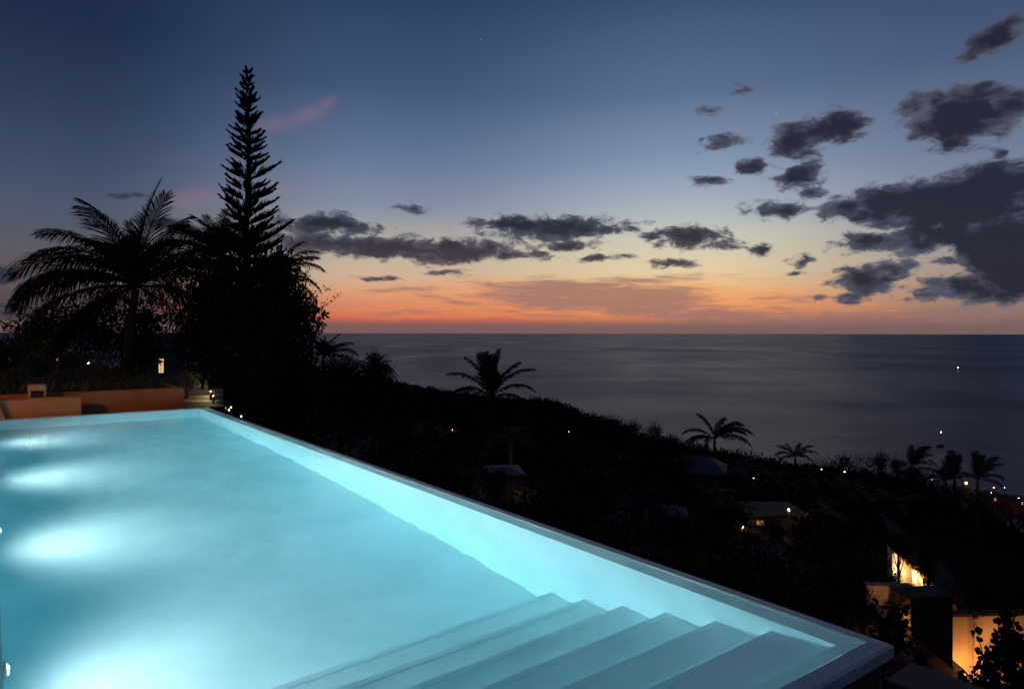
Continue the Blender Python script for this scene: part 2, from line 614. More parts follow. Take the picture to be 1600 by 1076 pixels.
mb = MB()
a, bq = rect(.100, 0.0), rect(.100, -DEPTH - .01)
mb.add(bq + a, [(3, 2, 1, 0), (4, 5, 6, 7), (0, 1, 5, 4), (1, 2, 6, 5), (2, 3, 7, 6), (3, 0, 4, 7)])
tag(mb.build('pool_water', M['water'], rz=PA), kind='structure')

# terraces round the pool
mb = MB()
mb.box((-9, -4, -3), (V0 - .203, 17.0, .0))
mb.box((V0 - .203, U1 + .203, -3), (V1 - .6, 17.0, -.06))
tag(mb.build('pool_deck', M['deck'], rz=PA), kind='structure')
mb = MB()
mb.box((-16, 17.0, -5), (4.4, 46, -.12))
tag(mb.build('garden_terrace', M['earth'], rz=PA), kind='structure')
mb = MB()
mb.box((V0 - .203, -6, -3), (4.08, U0 - .203, -.45))
tag(mb.build('lower_terrace', M['deck'], rz=PA), kind='structure')

# ------------------------------------------------------------------ terracotta walls, stool, buttress
def solid(name, a, b, mat, parent, bev=.012):
    m_ = MB()
    m_.box(a, b, bev)
    return m_.build(name, mat, parent)


w = empty('planter_wall', rz=PA)
tag(w, 'long terracotta planter wall behind the far end of the pool, in front of the flower bed', 'wall')
solid('wall', (-5, 16.35, -.3), (3.36, 16.55, .40), M['terracotta'], w)
solid('end_return', (3.17, 16.553, -.3), (3.36, 19.5, .397), M['terracotta'], w)
w = empty('low_wall', rz=PA)
tag(w, 'short low terracotta wall at the water edge in front of the longer planter wall', 'wall')
solid('wall', (.02, 15.86, -.05), (1.42, 15.98, .345), M['terracotta'], w)
solid('wall_cap', (.017, 15.857, .346), (1.423, 15.983, .362), M['terracotta'], w, .005)
mb = MB()
mb.add([(-1.3, 15.66, -.05), (.24, 15.66, -.05), (.24, 15.85, -.05), (-1.3, 15.85, -.05), (-1.3, 15.66, .46), (.06, 15.66, .46), (.06, 15.85, .46), (-1.3, 15.85, .46)],
       [(3, 2, 1, 0), (4, 5, 6, 7), (0, 1, 5, 4), (1, 2, 6, 5), (2, 3, 7, 6), (3, 0, 4, 7)])
bt = empty('buttress', rz=PA)
tag(bt, 'leaning terracotta wall end lit brightest at the far left corner of the pool', 'wall')
mb.build('wall', M['terracotta'], bt)
solid('cap', (-1.3, 15.645, .461), (.10, 15.865, .50), M['terracotta'], bt)

stl = empty('rattan_stool', (0, 0, 0), PA)
tag(stl, 'small woven rattan stool with dark open front standing behind the low terracotta wall', 'stool')
sv, su = .60, 16.0
for i in (0, 1):
    for j in (0, 1):
        m_ = MB()
        m_.tube([(sv + i * .24, su + j * .24, 0), (sv + i * .24, su + j * .24, .56)], .022, 10)
        m_.build('leg', M['rattan'], stl, True)
m_ = MB()
for k in range(4):
    z = .575 - k * .026
    q = [(sv - .02 + .03, su - .02, z), (sv + .23, su - .02, z), (sv + .26, su + .01, z), (sv + .26, su + .23, z), (sv + .23, su + .26, z), (sv + .01, su + .26, z), (sv - .02, su + .23, z),
         (sv - .02, su + .01, z), (sv + .01, su - .02, z)]
    m_.tube(q, .0135, 8)
m_.build('woven_rim', M['rattan'], stl, True)
solid('seat', (sv - .008, su - .008, .545), (sv + .248, su + .248, .60), M['rattan'], stl, .02)
solid('side_panel', (sv - .005, su + .02, .08), (sv + .01, su + .22, .52), M['rattan'], stl, .004)
solid('back_panel', (sv + .02, su + .235, .08), (sv + .22, su + .25, .50), M['cushion'], stl, .004)
solid('cushion', (sv + .03, su + .01, .10), (sv + .21, su + .225, .47), M['cushion'], stl, .03)

# lantern on the terrace post that lights the walls (out of frame, left)
lp = empty('terrace_lantern', rz=PA)
tag(lp, 'warm lantern on a post at the left edge of the pool terrace', 'lamp')
LX, LU, LZ = -2.8, 11.6, 2.7
m_ = MB()
m_.tube([(LX, LU, 0), (LX, LU, LZ - .12)], .035, 10)
m_.build('post', M['black'], lp)
m_ = MB()
m_.ball((LX, LU, LZ), .10, 14)
m_.build('globe', M['warm'], lp, True)
lamp('bulb', 'POINT', (LX + .05, LU + .16, LZ), 330, (1.0, .44, .14), lp, .05)

# ------------------------------------------------------------------ garden stair with step lights
st = empty('garden_stair')
tag(st, 'short stone garden stair lit by low lamps between the planter wall and the dark trees', 'stairs')
for k in range(4):
    y0 = 16.6 + .55 * k
    xa, xb = (292 - 800) / F * y0, (336 - 800) / F * y0
    solid('tread', (xa - .3, y0, -.8), (xb - .02, y0 + .56, -.22 + .105 * k), M['stone'], st, .01)
for n_, (px, py, y, e) in enumerate(((331, 619, 16.9, 5.0), (327, 612, 17.6, 6.0))):
    p = at(px, py, y)
    lo = empty('step_lamp', p + Vector((.04, 0, -.05)))
    tag(lo, ('lower' if n_ == 0 else 'upper') + ' of two short step lamps shining across the stone garden stair', 'lamp', 'step lamps on the stair')
    m_ = MB()
    m_.tube([(0, 0, -.4), (0, 0, .02)], .03, 8)
    m_.build('post', M['black'], lo)
    m_ = MB()
    m_.ball((0, 0, .05), .014, 10)
    m_.build('globe', M['warm'], lo, True)
    lamp('bulb', 'POINT', (-.08, -.02, .07), e, (1, .78, .42), lo, .03)
p = at(322, 606, 18.4)
bo = empty('path_bollard', p)
tag(bo, 'slim pale bollard standing at the head of the garden stair', 'bollard')
m_ = MB()
m_.tube([(0, 0, -.5), (0, 0, .06), (0, 0, .10), (0, 0, .2)], [.06, .06, .03, .025], 10)
m_.build('post', M['stone'], bo, True)

# ------------------------------------------------------------------ leaves, trees, palms
random.seed(11)


def crown_mesh(name, n, size, mat, blobs=11, twigs=0, squash=1.0):
    m_ = MB()
    bl = []
    for i in range(blobs):
        d = Vector((random.gauss(0, 1), random.gauss(0, 1), random.gauss(0, 1) * squash))
        d = d.normalized() * random.uniform(.25, .72)
        bl.append((d, random.uniform(.24, .44)))
    for i in range(n):
        c, r = random.choice(bl)
        d = Vector((random.gauss(0, 1), random.gauss(0, 1), random.gauss(0, 1))).normalized()
        p = c + d * r * random.random() ** .45
        d = (d + Vector((random.gauss(0, .6), random.gauss(0, .6), random.gauss(0, .6) - .2)))
        m_.leaf(p, d, size * random.uniform(.6, 1.4), size * random.uniform(.3, .6))
    for i in range(twigs):
        d = Vector((random.gauss(0, .7), random.gauss(0, .7), random.uniform(.4, 1.1))).normalized()
        p = d * random.uniform(.35, .6)
        q = p + (d + Vector((random.gauss(0, .3), random.gauss(0, .3), .1))) * random.uniform(.3, .62)
        s = Vector((random.gauss(0, 1), random.gauss(0, 1), 0)).normalized() * .012
        m_.add([p - s, p + s, q], [(0, 1, 2)])
        for k in range(5):
            pp = p.lerp(q, random.uniform(.3, 1))
            m_.leaf(pp, d + Vector((random.gauss(0, 1), random.gauss(0, 1), random.gauss(0, .6))), size * .7, size * .28)
    me = bpy.data.meshes.new(name)
    me.from_pydata(m_.v, [], m_.f)
    me.materials.append(mat)
    return me


def trunk_mesh(name, mat, limbs=5):
    """unit tall tapered trunk with limbs reaching into the crown"""
    m_ = MB()
    m_.tube([(0, 0, 0), (.03, .01, .35), (-.02, .02, .7), (.01, 0, 1.0)], [.075, .055, .042, .02], 8)
    for i in range(limbs):
        a = i * 2.4
        z = .45 + .08 * i
        m_.tube([(0, 0, z), (.14 * cos(a), .14 * sin(a), z + .16), (.32 * cos(a), .32 * sin(a), z + .36)], [.03, .02, .006], 6)
    me = bpy.data.meshes.new(name)
    me.from_pydata(m_.v, [], m_.f)
    me.materials.append(mat)
    return me


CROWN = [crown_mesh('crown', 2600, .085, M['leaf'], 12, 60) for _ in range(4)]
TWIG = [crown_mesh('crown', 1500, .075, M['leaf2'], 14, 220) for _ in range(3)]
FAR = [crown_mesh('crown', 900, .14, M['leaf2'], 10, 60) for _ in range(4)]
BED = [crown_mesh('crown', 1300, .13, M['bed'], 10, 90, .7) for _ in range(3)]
TRUNK = trunk_mesh('trunk', M['bark_wet'])


def link(name, me, parent=None, loc=(0, 0, 0), scale=(1, 1, 1), rz=0.0):
    o = bpy.data.objects.new(name, me)
    COL.objects.link(o)
    o.parent = parent
    o.location = loc
    o.scale = scale
    o.rotation_euler.z = rz
    return o


def tree(name, label, base, crown_c, rx, rz_, meshes, cat='tree', group=None, ry=None):
    """crown of radii rx, rz_ centred at crown_c above a trunk that starts at base"""
    t_ = tag(empty(name, base), label, cat, group)
    rel = Vector(crown_c) - Vector(base)
    link('trunk', TRUNK, t_, (0, 0, -.15), (max(.8, rx * .9), max(.8, rx * .9), rel.z + .3 * rz_))
    link('crown', random.choice(meshes), t_, rel, (rx, ry or rx, rz_), random.uniform(0, 6.28))
    return t_


def bush(px, ytop, y, wpx, hpx, meshes, label, name='bush', cat='bush', group=None, to_ground=True):
    top = at(px, ytop, y)
    rx = wpx / F * y / 2
    h = hpx / F * y
    c = top - Vector((0, 0, h / 2))
    base = Vector((top.x, top.y, min(top.z - h, ground(top.x, top.y)) if to_ground else top.z - h))
    return tree(name, label, base, c, rx, h / 2 * 1.05, meshes, cat, group)


def frond_mesh(name, e0, droop, nl, lw, ll, mat, hang, seed):
    """unit long palm frond heading along +Y: arched rachis with two rows of drooping leaflets"""
    rr = random.Random(seed)
    m_ = MB()
    pts, N = [Vector((0, 0, 0))], 14
    dirs = []
    for i in range(N):
        e = radians(e0 - droop * ((i + .5) / N) ** 1.4)
        d = Vector((0, cos(e), sin(e)))
        dirs.append(d)
        pts.append(pts[-1] + d / N)
    m_.tube(pts, [.012 * (1 - .85 * i / N) for i in range(N + 1)], 5)
    for k in range(nl):
        s = .10 + .90 * (k + .5) / nl
        i = min(N - 1, int(s * N))
        p = pts[i].lerp(pts[i + 1], s * N - i)
        tdir = dirs[i]
        up = Vector((0, -tdir.z, tdir.y))
        L = ll * (sin(pi * (.16 + .80 * s)) ** .8 + .06) * rr.uniform(.8, 1.12)
        for sd in (-1, 1):
            a = rr.uniform(-.10, .10)
            d1 = (Vector((sd, 0, 0)) * .66 + tdir * (.58 + .45 * s + a) + up * .10).normalized()
            d2 = (d1 + Vector((0, 0, -hang * rr.uniform(.6, 1.1)))).normalized()
            d3 = (d2 + Vector((0, 0, -hang * rr.uniform(.6, 1.1)))).normalized()
            wv = tdir * lw
            a0, a1, a2 = p, p + d1 * L * .4, p + d1 * L * .4 + d2 * L * .33
            a3 = a2 + d3 * L * .27
            m_.add([a0 - wv * .35, a0 + wv * .35, a1 + wv * .5, a1 - wv * .5, a2 + wv * .36, a2 - wv * .36, a3],
                   [(0, 1, 2, 3), (3, 2, 4, 5), (5, 4, 6)])
    me = bpy.data.meshes.new(name)
    me.from_pydata(m_.v, [], m_.f)
    me.materials.append(mat)
    return me


VAR = [(86, 22), (72, 42), (58, 66), (42, 84), (24, 84), (4, 72), (-25, 50)]
BIG = [frond_mesh('frond', e, d, 64, .0135, .33, M['palm'], .32 + .13 * i, i) for i, (e, d) in enumerate(VAR)]
SML = [frond_mesh('frond', e, d, 26, .026, .27, M['palm'], .25 + .08 * i, 40 + i) for i, (e, d) in enumerate(VAR)]
MED = [frond_mesh('frond', e, d, 34, .030, .33, M['palm'], .34 + .10 * i, 100 + i) for i, (e, d) in enumerate(VAR)]
DRY = [frond_mesh('frond', e, d, 26, .026, .27, M['palm2'], .25 + .08 * i, 70 + i) for i, (e, d) in enumerate(VAR)]


def palm_trunk(h, lean, r):
    m_ = MB()
    n_ = 22
    pts, rad = [], []
    for i in range(n_ + 1):
        k = i / n_
        pts.append((lean * (k ** 1.8 - 1), 0, h * (k - 1)))
        rad.append(r * (1.35 - .45 * k) * (1.06 if i % 2 else .96) * (1.5 if i == 0 else 1))
    m_.tube(pts, rad, 9)
    return m_


def palm(label, crown, base_z, length, fronds, meshes, r=.11, lean=0.0, rand=0, group=None, spear=True, seed=0, bark='bark_wet'):
    """palm whose crown sits at point crown; fronds = (heading, variant, relative length); heading 90 = right in the photo"""
    rr = random.Random(seed)
    t_ = tag(empty('palm_tree', (crown[0] - lean, crown[1], base_z)), label, 'palm tree', group)
    off = Vector((lean, 0, crown[2] - base_z))
    tr = palm_trunk(crown[2] - base_z, lean, r).build('trunk', M[bark], t_, True, off)
    fl = list(fronds)
    for i in range(rand):
        v_ = rr.choice((0, 1, 1, 2, 2, 3, 3, 4, 4, 5, 6))
        fl.append((i * 137.5 + rr.uniform(-15, 15), v_, rr.uniform(.72, 1.0) * (.62 if v_ < 2 else .9)))
    for hd, v, s in fl:
        o = link('frond', meshes[v], t_, off + Vector((0, 0, .02 * length)), (length * s,) * 3, -radians(hd))
        o.rotation_euler.x = rr.uniform(-.06, .06)
        o.rotation_euler.y = rr.uniform(-.25, .25)
    if spear:
        m_ = MB()
        m_.tube([(0, 0, 0), (.02 * length, 0, .3 * length), (.05 * length, 0, .62 * length)], [.012 * length, .009 * length, .001], 5)
        m_.build('spear', M['palm'], t_, loc=off)
    return t_


# --- the coconut palm at the left
palm('large coconut palm with sweeping fronds beside the tall pine', at(212, 452, 21), .0, 4.0,
     [(-88, 1, .86), (-75, 1, .74), (20, 0, .76), (60, 0, .80), (85, 1, .68), (-95, 2, .88), (-80, 3, .92), (-97, 3, .98), (-84, 4, 1.08), (-95, 4, 1.0), (-100, 5, 1.0), (-70, 2, .72),
      (-92, 6, .9), (88, 2, .82), (100, 3, .86), (80, 3, .70), (92, 4, .84), (75, 5, .78), (105, 5, .7), (-60, 5, .8), (-110, 6, .75), (95, 6, .7)], BIG, .12, .25, 14, seed=9, bark='bark_wet')
palm('bushy palm crowding the left side of the tall pine', at(345, 408, 24), .0, 2.6,
     [(-85, 1, .75), (-80, 2, .8), (-95, 3, .95), (-88, 4, .9), (20, 0, .7), (-60, 0, .6), (-90, 5, .9), (80, 2, .6)], BIG, .12, .1, 20, seed=5)
palm('palm with feathery fronds reaching right over the dark shrubs', at(425, 440, 23.5), .0, 2.1,
     [(85, 2, .9), (95, 3, .95), (80, 4, .85), (92, 2, .75), (88, 5, .8), (80, 1, .8)], BIG, .1, .0, 16, seed=6)
palm('small palm with a tuft of fronds at the right foot of the dark trees', at(505, 562, 27), -2.5, 1.5,
     [(85, 2, .9), (70, 1, .8), (-60, 1, .7), (95, 3, 1), (80, 4, .9)], BIG, .08, .0, 12, seed=7)

# --- tall island pine
PY = 28.0
pt = at(386, 112, PY)
pn = tag(empty('island_pine', (pt.x, PY, -.2)), 'very tall slender island pine with tiered upswept branches', 'pine tree')
H = pt.z + .2
m_ = MB()
m_.tube([(.05 * sin(k * .9), 0, H * k / 12) for k in range(13)], [.20 * (1 - k / 12) + .012 for k in range(13)], 8)
m_.build('trunk', M['bark_wet'], pn, True)
random.seed(5)
zz, wi = H - .12, 0
while zz > 1.2:
    m_ = MB()
    dtop = H - zz
    L = min(2.2, .22 + .33 * dtop ** .85) * random.uniform(.84, 1.12)
    nb = 6 if dtop < 5 else 7
    a0 = random.uniform(0, 6.28)
    for b_ in range(nb):
        a = a0 + 2 * pi * b_ / nb + random.uniform(-.22, .22)
        Lb = L * random.uniform(.62, 1.16)
        out = Vector((cos(a), sin(a), 0))
        tang = Vector((-sin(a), cos(a), 0))
        pts = []
        N = 8
        Lb *= .86
        p = Vector((0, 0, zz + random.uniform(-.05, .05)))
        pts.append(p.copy())
        for i in range(N):
            e = radians((17 if dtop > 2.5 else 27) + 30 * (i / N) ** 1.5)
            p = p + (out * cos(e) + Vector((0, 0, sin(e)))) * Lb / N
            pts.append(p.copy())
        m_.tube(pts, [.022 * (1 - .7 * i / N) for i in range(N + 1)], 4)
        nbl = int(11 + 16 * Lb)
        for k in range(nbl):
            s_ = .22 + .78 * (k + .5) / nbl
            i = min(N - 1, int(s_ * N))
            q = pts[i].lerp(pts[i + 1], s_ * N - i)
            for sd in (-1, 1):
                d = (out * random.uniform(.35, .8) + tang * sd * random.uniform(.1, .7) + Vector((0, 0, random.uniform(.45, 1.0)))).normalized()
                bl = max(.10 + .08 * Lb, min(.55, (pts[-1].z - q.z) * 1.15)) * random.uniform(.6, 1.15)
                e_ = q + d * bl
                for ax in (tang, Vector((0, 0, 1)).cross(d).cross(d)):
                    wv = ax.normalized() * .024
                    m_.add([q - wv * .6, q + wv * .6, q + d * bl * .6 + wv, e_, q + d * bl * .6 - wv], [(0, 1, 2, 3, 4)])
    m_.build('branch_whorl', M['pine'], pn)
    zz -= min(.46, .22 + .05 * dtop) * random.uniform(.85, 1.15)
    wi += 1

# --- the black thicket under the pine
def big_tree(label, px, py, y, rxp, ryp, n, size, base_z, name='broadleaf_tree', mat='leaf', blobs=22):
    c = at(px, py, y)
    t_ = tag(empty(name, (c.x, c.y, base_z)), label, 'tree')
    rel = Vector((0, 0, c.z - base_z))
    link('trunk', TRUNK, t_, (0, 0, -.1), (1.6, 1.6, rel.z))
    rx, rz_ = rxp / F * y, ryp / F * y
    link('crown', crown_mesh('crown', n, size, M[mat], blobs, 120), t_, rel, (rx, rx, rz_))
    return t_


big_tree('dense black tree in front of the tall pine, filling its foot', 392, 502, 22.5, 100, 150, 9000, .085, -.3, blobs=40)
big_tree('dark leafy tree right of the pine, ragged against the sunset', 448, 520, 25, 66, 118, 5200, .09, -.8, blobs=26)
big_tree('dark shrubby tree between the coconut palm and the pine', 318, 505, 24, 62, 110, 5200, .09, -.3, blobs=26)
big_tree('low black shrub behind the garden stair', 372, 596, 20, 66, 62, 4200, .10, -.5, 'garden_shrub', blobs=20)
big_tree('low dark shrub sloping down beyond the pool edge', 455, 610, 22, 70, 66, 4200, .10, -1.6, 'garden_shrub', blobs=20)
big_tree('broad dark tree massed behind the coconut palm trunk', 192, 520, 25, 84, 88, 4200, .09, -.2, 'garden_shrub', blobs=20)
big_tree('rounded tree with palm-like top standing on the slope before the sea', 585, 600, 34, 36, 52, 3600, .10, -5.5, blobs=18)
big_tree('dark tree on the slope below the small tuft palm', 530, 606, 30, 48, 58, 3600, .10, -5.0, blobs=18)
palm('fan-like palm crown on top of the rounded slope tree', at(585, 580, 33.5), -6.0, 1.25,
     [(85, 2, .8), (-85, 2, .8), (85, 4, 1), (88, 5, 1), (-80, 4, .8), (70, 1, .8), (-60, 1, .8), (20, 0, .7)], BIG, .1, 0, 16, seed=17, spear=False)

# feathery sprigs that stick out of the thicket on the right
sp_ = at(468, 480, 23)
sg = tag(empty('feathery_shrub', (sp_.x - .6, sp_.y, -.5)), 'feathery shrub with thin sprigs sticking out towards the sunset', 'bush')
m_ = MB()
rl = sp_ - Vector((sp_.x - .6, sp_.y, -.5))
m_.tube([(0, 0, 0), (.2, 0, rl.z * .6), (rl.x * .6, 0, rl.z)], [.05, .035, .02], 6)
m_.build('stem', M['bark_wet'], sg)
m_ = MB()
for i in range(26):
    a = random.uniform(-.5, 1.0)
    p = Vector((rl.x * random.uniform(.2, .8), random.uniform(-.3, .3), rl.z + random.uniform(-.7, .35)))
    d = Vector((cos(a), random.uniform(-.4, .4), sin(a))).normalized()
    L = random.uniform(.35, .8)
    pts = [p + d * L * k / 5 + Vector((0, 0, -.22 * L * (k / 5) ** 2)) for k in range(6)]
    m_.tube(pts, [.01, .009, .008, .006, .004, .002], 4)
    for k in range(26):
        s_ = random.uniform(.15, 1) * 4.99
        q = pts[int(s_)].lerp(pts[int(s_) + 1], s_ % 1)
        m_.leaf(q, d + Vector((random.gauss(0, .6), random.gauss(0, .6), random.gauss(0, .6) - .3)), random.uniform(.09, .2), .022)
m_.build('foliage', M['leaf'], sg)

# --- planter bed
names = ['low clump', 'wide clump', 'leafy clump', 'rounded clump', 'tall clump', 'loose clump', 'spreading clump', 'small clump']
for i, (px, yt, y, wp, hp) in enumerate([(20, 572, 15.2, 92, 44), (95, 578, 15.6, 92, 36), (150, 574, 16.2, 96, 40), (205, 586, 16.0, 84, 28), (255, 588, 16.4, 84, 26),
                                         (60, 548, 18.5, 110, 52), (140, 545, 19.5, 110, 54), (292, 580, 17.4, 50, 36)]):
    c = at(px, yt, y)
    r_, h_ = wp / F * y / 2, hp / F * y
    tree('bed_plant', names[i] + ' of garden plants above the terracotta planter wall, ' +
         ['at the far left', 'behind the stool', 'mid wall', 'short and dark', 'by its right end', 'under the palm fronds', 'by the palm trunk', 'beside the stair'][i],
         (c.x, c.y, .1), (c.x, c.y, c.z - h_ / 2), r_, h_ / 2, BED, 'plant', 'plants in the planter bed', r_ * .7)
mb = MB()
random.seed(8)
for i in range(2600):
    v, u = random.uniform(-4.6, 3.1), random.uniform(16.6, 19.3)
    p = Vector((v, u, .22))
    a = random.uniform(0, 6.28)
    mb.leaf(p, Vector((cos(a) * .5, sin(a) * .5, 1)), random.uniform(.25, .55), .035, None, .15)
tag(mb.build('bed_grass', M['bed'], rz=PA), kind='stuff')
mb = MB()
mb.box((-5, 16.56, -.3), (3.16, 19.5, .28))
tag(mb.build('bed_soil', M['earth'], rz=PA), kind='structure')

big_tree('dark shrub left of the coconut palm trunk, faintly lit', 95, 540, 22, 84, 72, 3600, .09, -.2, 'garden_shrub', blobs=20)
big_tree('dark shrub at the far left behind the planter bed', -10, 572, 19, 60, 52, 3600, .09, -.2, 'garden_shrub', blobs=20)

# ------------------------------------------------------------------ neighbour house behind the palms (left)
hp = at(262, 584, 36)
hs = tag(empty('garden_house', (hp.x, hp.y, hp.z - 1.0)), 'dim pale house with a glowing barred window seen past the coconut palm trunk', 'house')
solid('wall', (-1.9, 0, 0), (.9, 3.0, 2.35), M['dimwall'], hs, .01)
mb = MB()
mb.add([(-2.2, -.4, 2.3), (1.2, -.4, 2.3), (1.2, 3.4, 2.3), (-2.2, 3.4, 2.3), (-2.2, 1.5, 3.1), (1.2, 1.5, 3.1)], [(3, 2, 1, 0), (0, 1, 5, 4), (2, 3, 4, 5), (1, 2, 5), (3, 0, 4)])
mb.build('roof', M['tile'], hs)
wf = solid('window', (-.46, -.05, 1.0), (-.16, -.005, 1.78), M['dimwall'], hs, .005)
solid('pane', (-.43, -.056, 1.03), (-.19, -.052, 1.75), M['warm_s'], wf, 0)
m_ = MB()
for k in range(1, 3):
    m_.box((-.43 + k * .08 - .008, -.07, 1.03), (-.43 + k * .08 + .008, -.058, 1.75))
for k in range(1, 8):
    m_.box((-.43, -.0755, 1.03 + k * .09 - .007), (-.19, -.0715, 1.03 + k * .09 + .007))
m_.build('bars', M['black'], wf)

# cables across the far left sky
for i, (ya, yb) in enumerate(((462, 478), (478, 471), (486, 500), (497, 506), (478, 489))):
    a, b_ = at(-160, ya - 26, 40), at(130, yb + 10, 60)
    pts = [a.lerp(b_, k / 10) - Vector((0, 0, .5 * sin(pi * k / 10))) for k in range(11)]
    m_ = MB()
    m_.tube(pts, .018, 5)
    o = m_.build('overhead_cable', M['cable'])
    tag(o, 'thin dark overhead cable crossing the sky at the far left', 'cable', 'overhead cables at the far left')
for nm, px, yb_ in (('utility_pole', -165, 600),):
    p = at(px, 430, 40)
    up = tag(empty(nm, (p.x, p.y, -2)), 'wooden utility pole carrying the cables left of the view', 'pole')
    m_ = MB()
    m_.tube([(0, 0, 0), (0, 0, p.z + 2.4)], [.14, .10], 8)
    m_.build('pole', M['bark'], up)

# small lamps seen through the leaves
def spark(px, py, y, r, mat, label, name='garden_lamp', cat='lamp', e=0, col=(1, .6, .25), drop=None, group=None):
    p = at(px, py, y)
    o = tag(empty(name, p), label, cat, group)
    g = ground(p.x, p.y) if drop is None else p.z - drop
    m_ = MB()
    m_.tube([(0, 0, min(-.4, g - p.z)), (0, 0, -r * .9)], [.05, .03], 6)
    m_.build('post', M['black'], o)
    m_ = MB()
    m_.ball((0, 0, 0), r, 10)
    m_.build('globe', M[mat], o, True)
    if e:
        lamp('bulb', 'POINT', (0, -r - .06, .02), e, col, o, .05)
    return o


spark(138, 568, 22, .03, 'warm', 'tiny warm lamp under the coconut palm fronds', drop=.8)
spark(90, 562, 21, .02, 'warm_s', 'amber lamp hidden in the leaves at the far left', e=9, drop=1.0)
spark(16, 562, 20, .02, 'warm_s', 'amber lamp in the shrubs at the left edge of the photo', e=6, drop=1.0)
for i, (px, py) in enumerate(((352, 638), (358, 641), (361, 637), (377, 651))):
    spark(px, py, 19.0, .02, 'warm' if i < 3 else 'cool', ['left', 'middle', 'right'][i] + ' of three tiny warm lamps by the pool far corner' if i < 3 else 'single white lamp low by the pool edge near its far corner', drop=.8,
          group='tiny lamps past the far corner')

# ------------------------------------------------------------------ hillside: scrub, trees, palms
random.seed(21)
m_ = MB()
cnt = 0
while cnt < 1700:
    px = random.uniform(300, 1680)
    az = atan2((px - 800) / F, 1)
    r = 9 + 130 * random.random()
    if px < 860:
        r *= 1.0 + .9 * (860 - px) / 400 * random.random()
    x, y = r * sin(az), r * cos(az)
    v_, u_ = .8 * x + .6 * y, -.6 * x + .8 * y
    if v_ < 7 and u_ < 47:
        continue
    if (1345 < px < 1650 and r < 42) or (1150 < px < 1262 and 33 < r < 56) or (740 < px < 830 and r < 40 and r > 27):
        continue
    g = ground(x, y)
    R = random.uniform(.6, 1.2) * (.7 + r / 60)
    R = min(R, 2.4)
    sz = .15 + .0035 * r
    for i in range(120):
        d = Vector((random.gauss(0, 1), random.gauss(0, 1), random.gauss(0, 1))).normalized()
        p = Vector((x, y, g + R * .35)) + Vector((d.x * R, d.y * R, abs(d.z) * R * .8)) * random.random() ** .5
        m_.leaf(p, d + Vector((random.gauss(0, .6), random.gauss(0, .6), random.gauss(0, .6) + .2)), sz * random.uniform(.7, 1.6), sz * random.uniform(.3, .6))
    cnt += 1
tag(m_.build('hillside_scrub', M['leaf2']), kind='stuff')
# fine scrub on the distant left ridge
m_ = MB()
for i in range(420):
    px = random.uniform(560, 880)
    az = atan2((px - 800) / F, 1)
    r = random.uniform(150, 235)
    x, y = r * sin(az), r * cos(az)
    g = ground(x, y)
    R = random.uniform(.5, 1.5)
    for k in range(36):
        d = Vector((random.gauss(0, 1), random.gauss(0, 1), random.gauss(0, 1))).normalized()
        m_.leaf(Vector((x + d.x * R, y + d.y * R, g + abs(d.z) * R)), d, .7, .3)
tag(m_.build('ridge_scrub', M['leaf2']), kind='stuff')

G1 = 'scrubby trees along the hillside skyline'
for i, (px, yt, y, wp, hp_) in enumerate([(862, 622, 118, 50, 46), (893, 634, 112, 46, 40), (925, 650, 108, 44, 38), (955, 648, 104, 52, 46), (986, 655, 100, 46, 42), (1022, 658, 98, 36, 52),
                                          (1050, 676, 96, 40, 36), (1075, 690, 90, 50, 40), (835, 618, 125, 50, 40)]):
    bush(px, yt, y, wp, hp_, TWIG, ['thin twiggy tree on the skyline right of the middle palm', 'second twiggy tree on the skyline right of the middle palm', 'low gap-filling bush on the skyline, mid photo',
         'wide twiggy bush on the skyline, mid photo', 'twiggy bush next to the lone airy tree', 'lone airy tree with visible twigs against the sea', 'low bush between airy tree and arching palm',
         'low dark bush at the foot of the arching palm', 'bush just behind the fronds of the middle palm'][i], 'scrub_tree', 'tree', G1)
G2 = 'round-topped trees on the right skyline'
for i, (px, yt, y, wp, hp_) in enumerate([(1160, 698, 84, 44, 40), (1195, 712, 82, 50, 36), (1285, 714, 90, 50, 44), (1318, 708, 90, 44, 46), (1348, 708, 94, 44, 48), (1378, 703, 94, 46, 52), (1404, 712, 94, 34, 44),
                                          (1440, 728, 90, 46, 50), (1300, 742, 70, 80, 60), (1375, 750, 66, 90, 70), (1455, 768, 60, 90, 80), (1545, 780, 60, 90, 80), (1590, 792, 58, 80, 80), (1220, 735, 70, 70, 50),
                                          (1500, 756, 74, 60, 50), (1265, 720, 86, 40, 36)]):
    bush(px, yt, y, wp, hp_, FAR, ['round tree left of the small spiked palm', 'flat bush left of the small spiked palm', 'first round tree right of the small spiked palm', 'smooth round crown on the right skyline',
         'double-humped crown on the right skyline', 'tallest round crown on the right skyline', 'narrow crown beside the windblown palm', 'low crown under the windblown palm', 'broad dark crown below the skyline crowns',
         'large black crown below the tallest round crown', 'large black crown left of the orange street lamp', 'large black crown under the orange street lamp', 'large black crown at the right edge of the photo',
         'dark crown above the lit terrace lamps', 'dark crown at the foot of the leaning palms', 'low crown right behind the small spiked palm'][i], 'broadleaf_tree', 'tree', G2)

